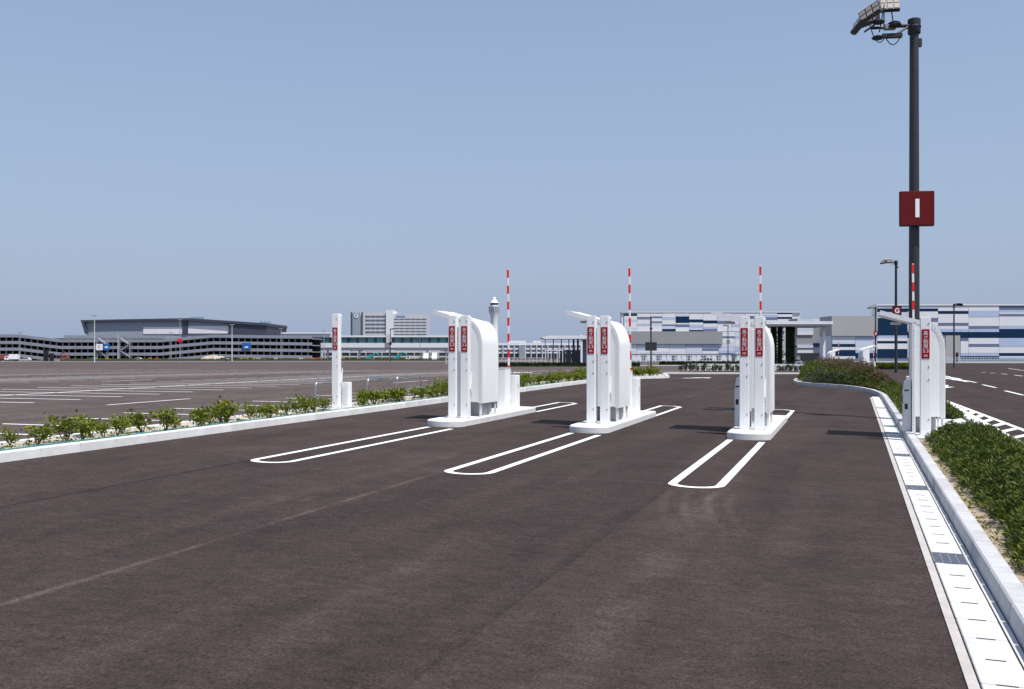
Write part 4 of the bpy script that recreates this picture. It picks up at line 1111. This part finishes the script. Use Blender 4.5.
# ------------------------------------------------------------------ vehicles and site things far away
def car(px, Y, rz, label, col, L_=4.3, wd=1.7, h_=1.45):
    c_ = FP(px, 354, Y); c_.z = gz(px, Y); o = thing('parked_car', c_, rz, label, 'car', 'distant parked vehicles')
    hl = L_/2
    k = MB(); k.prism([(-hl, .35), (-hl, .75), (-hl+.25, .88), (-hl*.45, .95), (-hl*.15, h_), (hl*.55, h_), (hl*.9, .95), (hl, .85), (hl, .35)], -wd/2, wd/2, 'y'); k.build('body', col, o, bevel=.06)
    for sgn in (-1, 1):
        y = sgn*(wd/2+.004); k = MB(); k.prism([(-hl*.38, .97), (-hl*.13, h_-.1), (hl*.5, h_-.1), (hl*.78, .97)], min(y, y-sgn*.02), max(y, y-sgn*.02), 'y'); k.build('side_window', 'glass', o)
        for x in (-hl*.62, hl*.62):
            k = MB(); k.tube([(x, sgn*(wd/2-.15), .32), (x, sgn*(wd/2+.02), .32)], .32, 14); wl = k.build('wheel', 'tyre', o)
            k = MB(); k.tube([(x, sgn*(wd/2+.0), .32), (x, sgn*(wd/2+.03), .32)], .18, 10); k.build('rim', 'light_grey', wl)
        MB().box(-hl-.02, -hl+.05, sgn*.55-.18, sgn*.55+.18, .62, .76).build('headlight', 'lens', o)
    k = MB(); k.hexa([Vector((-hl*.44, -wd/2+.12, .97)), Vector((-hl*.44, wd/2-.12, .97)), Vector((-hl*.40, wd/2-.12, .97)), Vector((-hl*.40, -wd/2+.12, .97))],
           [Vector((-hl*.19, -wd/2+.16, h_-.06)), Vector((-hl*.19, wd/2-.16, h_-.06)), Vector((-hl*.15, wd/2-.16, h_-.06)), Vector((-hl*.15, -wd/2+.16, h_-.06))]); k.build('windscreen', 'glass', o)
    return o
def truck(px, Y, rz, label, cab, box_, L_=6.0, h_=2.8):
    c_ = FP(px, 354, Y); c_.z = gz(px, Y); o = thing('parked_truck', c_, rz, label, 'truck', 'distant parked vehicles'); hl = L_/2
    k = MB(); k.prism([(-hl, .5), (-hl, 1.2), (-hl+.25, 2.1), (-hl+1.6, 2.15), (-hl+1.6, .5)], -.95, .95, 'y'); k.build('cab', cab, o, bevel=.05)
    MB().box(-hl+1.75, hl, -1.0, 1.0, .85, h_).build('cargo_box', box_, o, bevel=.04); MB().box(-hl+1.3, hl-.1, -.4, .4, .5, .84).build('chassis', 'black', o)
    MB().box(-hl+.45, -hl+1.3, -.965, -.951, 1.35, 1.95).build('side_window', 'glass', o)
    for x in (-hl+.8, hl-1.1):
        for sgn in (-1, 1):
            k = MB(); k.tube([(x, sgn*.7, .42), (x, sgn*.98, .42)], .42, 14); k.build('wheel', 'tyre', o)
def digger(px, Y, rz, label, col, arm=((1.2, 1.6), (2.6, 3.4), (4.2, 2.4), (4.4, .9))):
    c_ = FP(px, 354, Y); c_.z = gz(px, Y); o = thing('excavator', c_, rz, label, 'excavator', 'distant site machines')
    for y in (-.9, .9):
        k = MB(); k.prism([(-1.6, .1), (-1.8, .4), (-1.6, .75), (1.6, .75), (1.8, .4), (1.6, .1)], y-.25, y+.25, 'y'); k.build('track', 'black', o)
    MB().box(-1.7, .9, -1.15, 1.15, .9, 1.8).build('house', col, o, bevel=.08); cb = MB().box(-.1, 1.1, .2, 1.1, 1.0, 2.7).build('cab', col, o, bevel=.08)
    MB().box(0, 1.12, .3, 1.0, 1.7, 2.5).build('cab_glass', 'glass', cb)
    k = MB(); k.tube([(x, -.2, z) for x, z in arm[:3]], [.28, .3, .2], 6); k.build('boom', col, o)
    k = MB(); k.tube([(x, -.2, z) for x, z in arm[2:]], [.22, .14], 6); k.build('stick', col, o)
    x, z = arm[-1]; k = MB(); k.prism([(x-.5, z), (x+.4, z+.1), (x+.3, z-.7), (x-.4, z-.6)], -.65, .25, 'y'); k.build('bucket', 'grey_paint', o)
car(791.5, 212, 0, 'white car parked beyond the low guard rail near the canopy', 'white_paint')
car(706, 330, 0, 'dark car before the middle panel hall beside the distant lamp pole', 'dark_clad', 4.2)
car(25.5, 395, 0, 'grey car at the far left edge of the car park', 'light_grey')
car(92, 392, 0, 'teal car before the tall pale mast by the car park stairs', 'teal_paint')
car(137, 398, 0, 'silver car before the middle of the multi-storey car park', 'light_grey')
car(222, 396, 0, 'dark car beside the earth heap before the car park', 'dark_clad')
car(317, 398, 0, 'red car at the far edge just left of the lone post', 'red')
truck(12, 388, 0, 'white truck at the far left picture edge', 'white_paint', 'white_paint', 5)
truck(3, 392, 0, 'yellow and orange truck behind the white truck at far left', 'yellow', 'orange', 5)
truck(412.5, 392, 0, 'low white truck before the walkway right of the second teal excavator', 'white_paint', 'light_grey', 5, 2.1)
truck(426, 390, R(90), 'white box truck seen end on before the walkway', 'white_paint', 'white_paint', 5, 3.3)
truck(434.5, 388, R(90), 'tall white box truck seen end on beside the left gate canopy', 'white_paint', 'white_paint', 5, 3.4)
digger(66, 395, 0, 'red excavator with raised boom before the ramps at far left', 'orange', ((.9, 1.6), (-.4, 3.6), (-2.2, 2.6), (-2.6, 1.0)))
digger(369, 398, 0, 'teal excavator before the walkway beside the lamp pole', 'teal_paint')
digger(397, 398, 0, 'teal excavator with raised boom right of the walkway pier', 'teal_paint', ((1.0, 1.6), (2.2, 3.6), (3.6, 3.0), (3.9, 1.2)))
for x0, x1, yt, lab in ((43.3, 47, 350, 'tall black container box beside the red excavator'), (49.3, 52.4, 353.6, 'shorter black container box beside the red excavator')):
    b = Bld('black_box', (x0+x1)/2, 376, lab, 'box', 'black boxes by the excavator'); b.box('body', 'black', x0, x1, yt, 361.2, 1.4, 0, bevel=.05); b.box('lid', 'dark_metal', x0-.15, x1+.15, yt-.3, yt-.02, 1.6, -.1)
# heap of pale earth
c_ = FP(215, 354, 415); c_.z = gz(215, 415); m = MB(); nx, ny = 26, 6
for i in range(nx+1):
    for j in range(ny+1):
        fx = i/nx; fy = j/ny; z = 2.4*math.sin(math.pi*fx)**.7*math.sin(math.pi*fy)**.6*(1+.3*NZ.noise(Vector((fx*7, fy*3, 1))))
        m.v.append(Vector(((fx-.5)*15, (fy-.5)*6, z-.15)))
m.f = [(i*(ny+1)+j, (i+1)*(ny+1)+j, (i+1)*(ny+1)+j+1, i*(ny+1)+j+1) for i in range(nx) for j in range(ny)]
o = m.build('earth_heap', 'heap_soil', smooth=True); o.location = c_; tag(o, 'pale heap of earth before the right part of the car park', 'earth heap')

# striped site barriers along the far edge of the car park
for i, (px, col) in enumerate(((107, 'yellow'), (150, 'yellow'), (157, 'red'), (241.5, 'yellow'), (246.5, 'yellow'), (255, 'yellow'), (258.5, 'lettering'), (263, 'orange'), (276, 'lettering'), (301, 'lettering'), (309, 'red'), (343, 'yellow'))):
    Y = 393; c_ = FP(px, 354, Y); c_.z = gz(px, Y)
    o = thing('site_barrier', c_, 0, '%s small site barrier from the left along the far car park edge' % nth(i), 'barrier', 'site barriers by the car park')
    for z in (.45, .95): MB().box(-.75, .75, -.04, .04, z, z+.32).build('board', col, o)
    for x in (-.6, .6):
        k = MB(); k.tube([(x, -.45, 0), (x, 0, 1.45)], .05, 6); k.build('leg', col, o); k = MB(); k.tube([(x, .45, 0), (x, .02, 1.43)], .05, 6); k.build('leg', col, o)
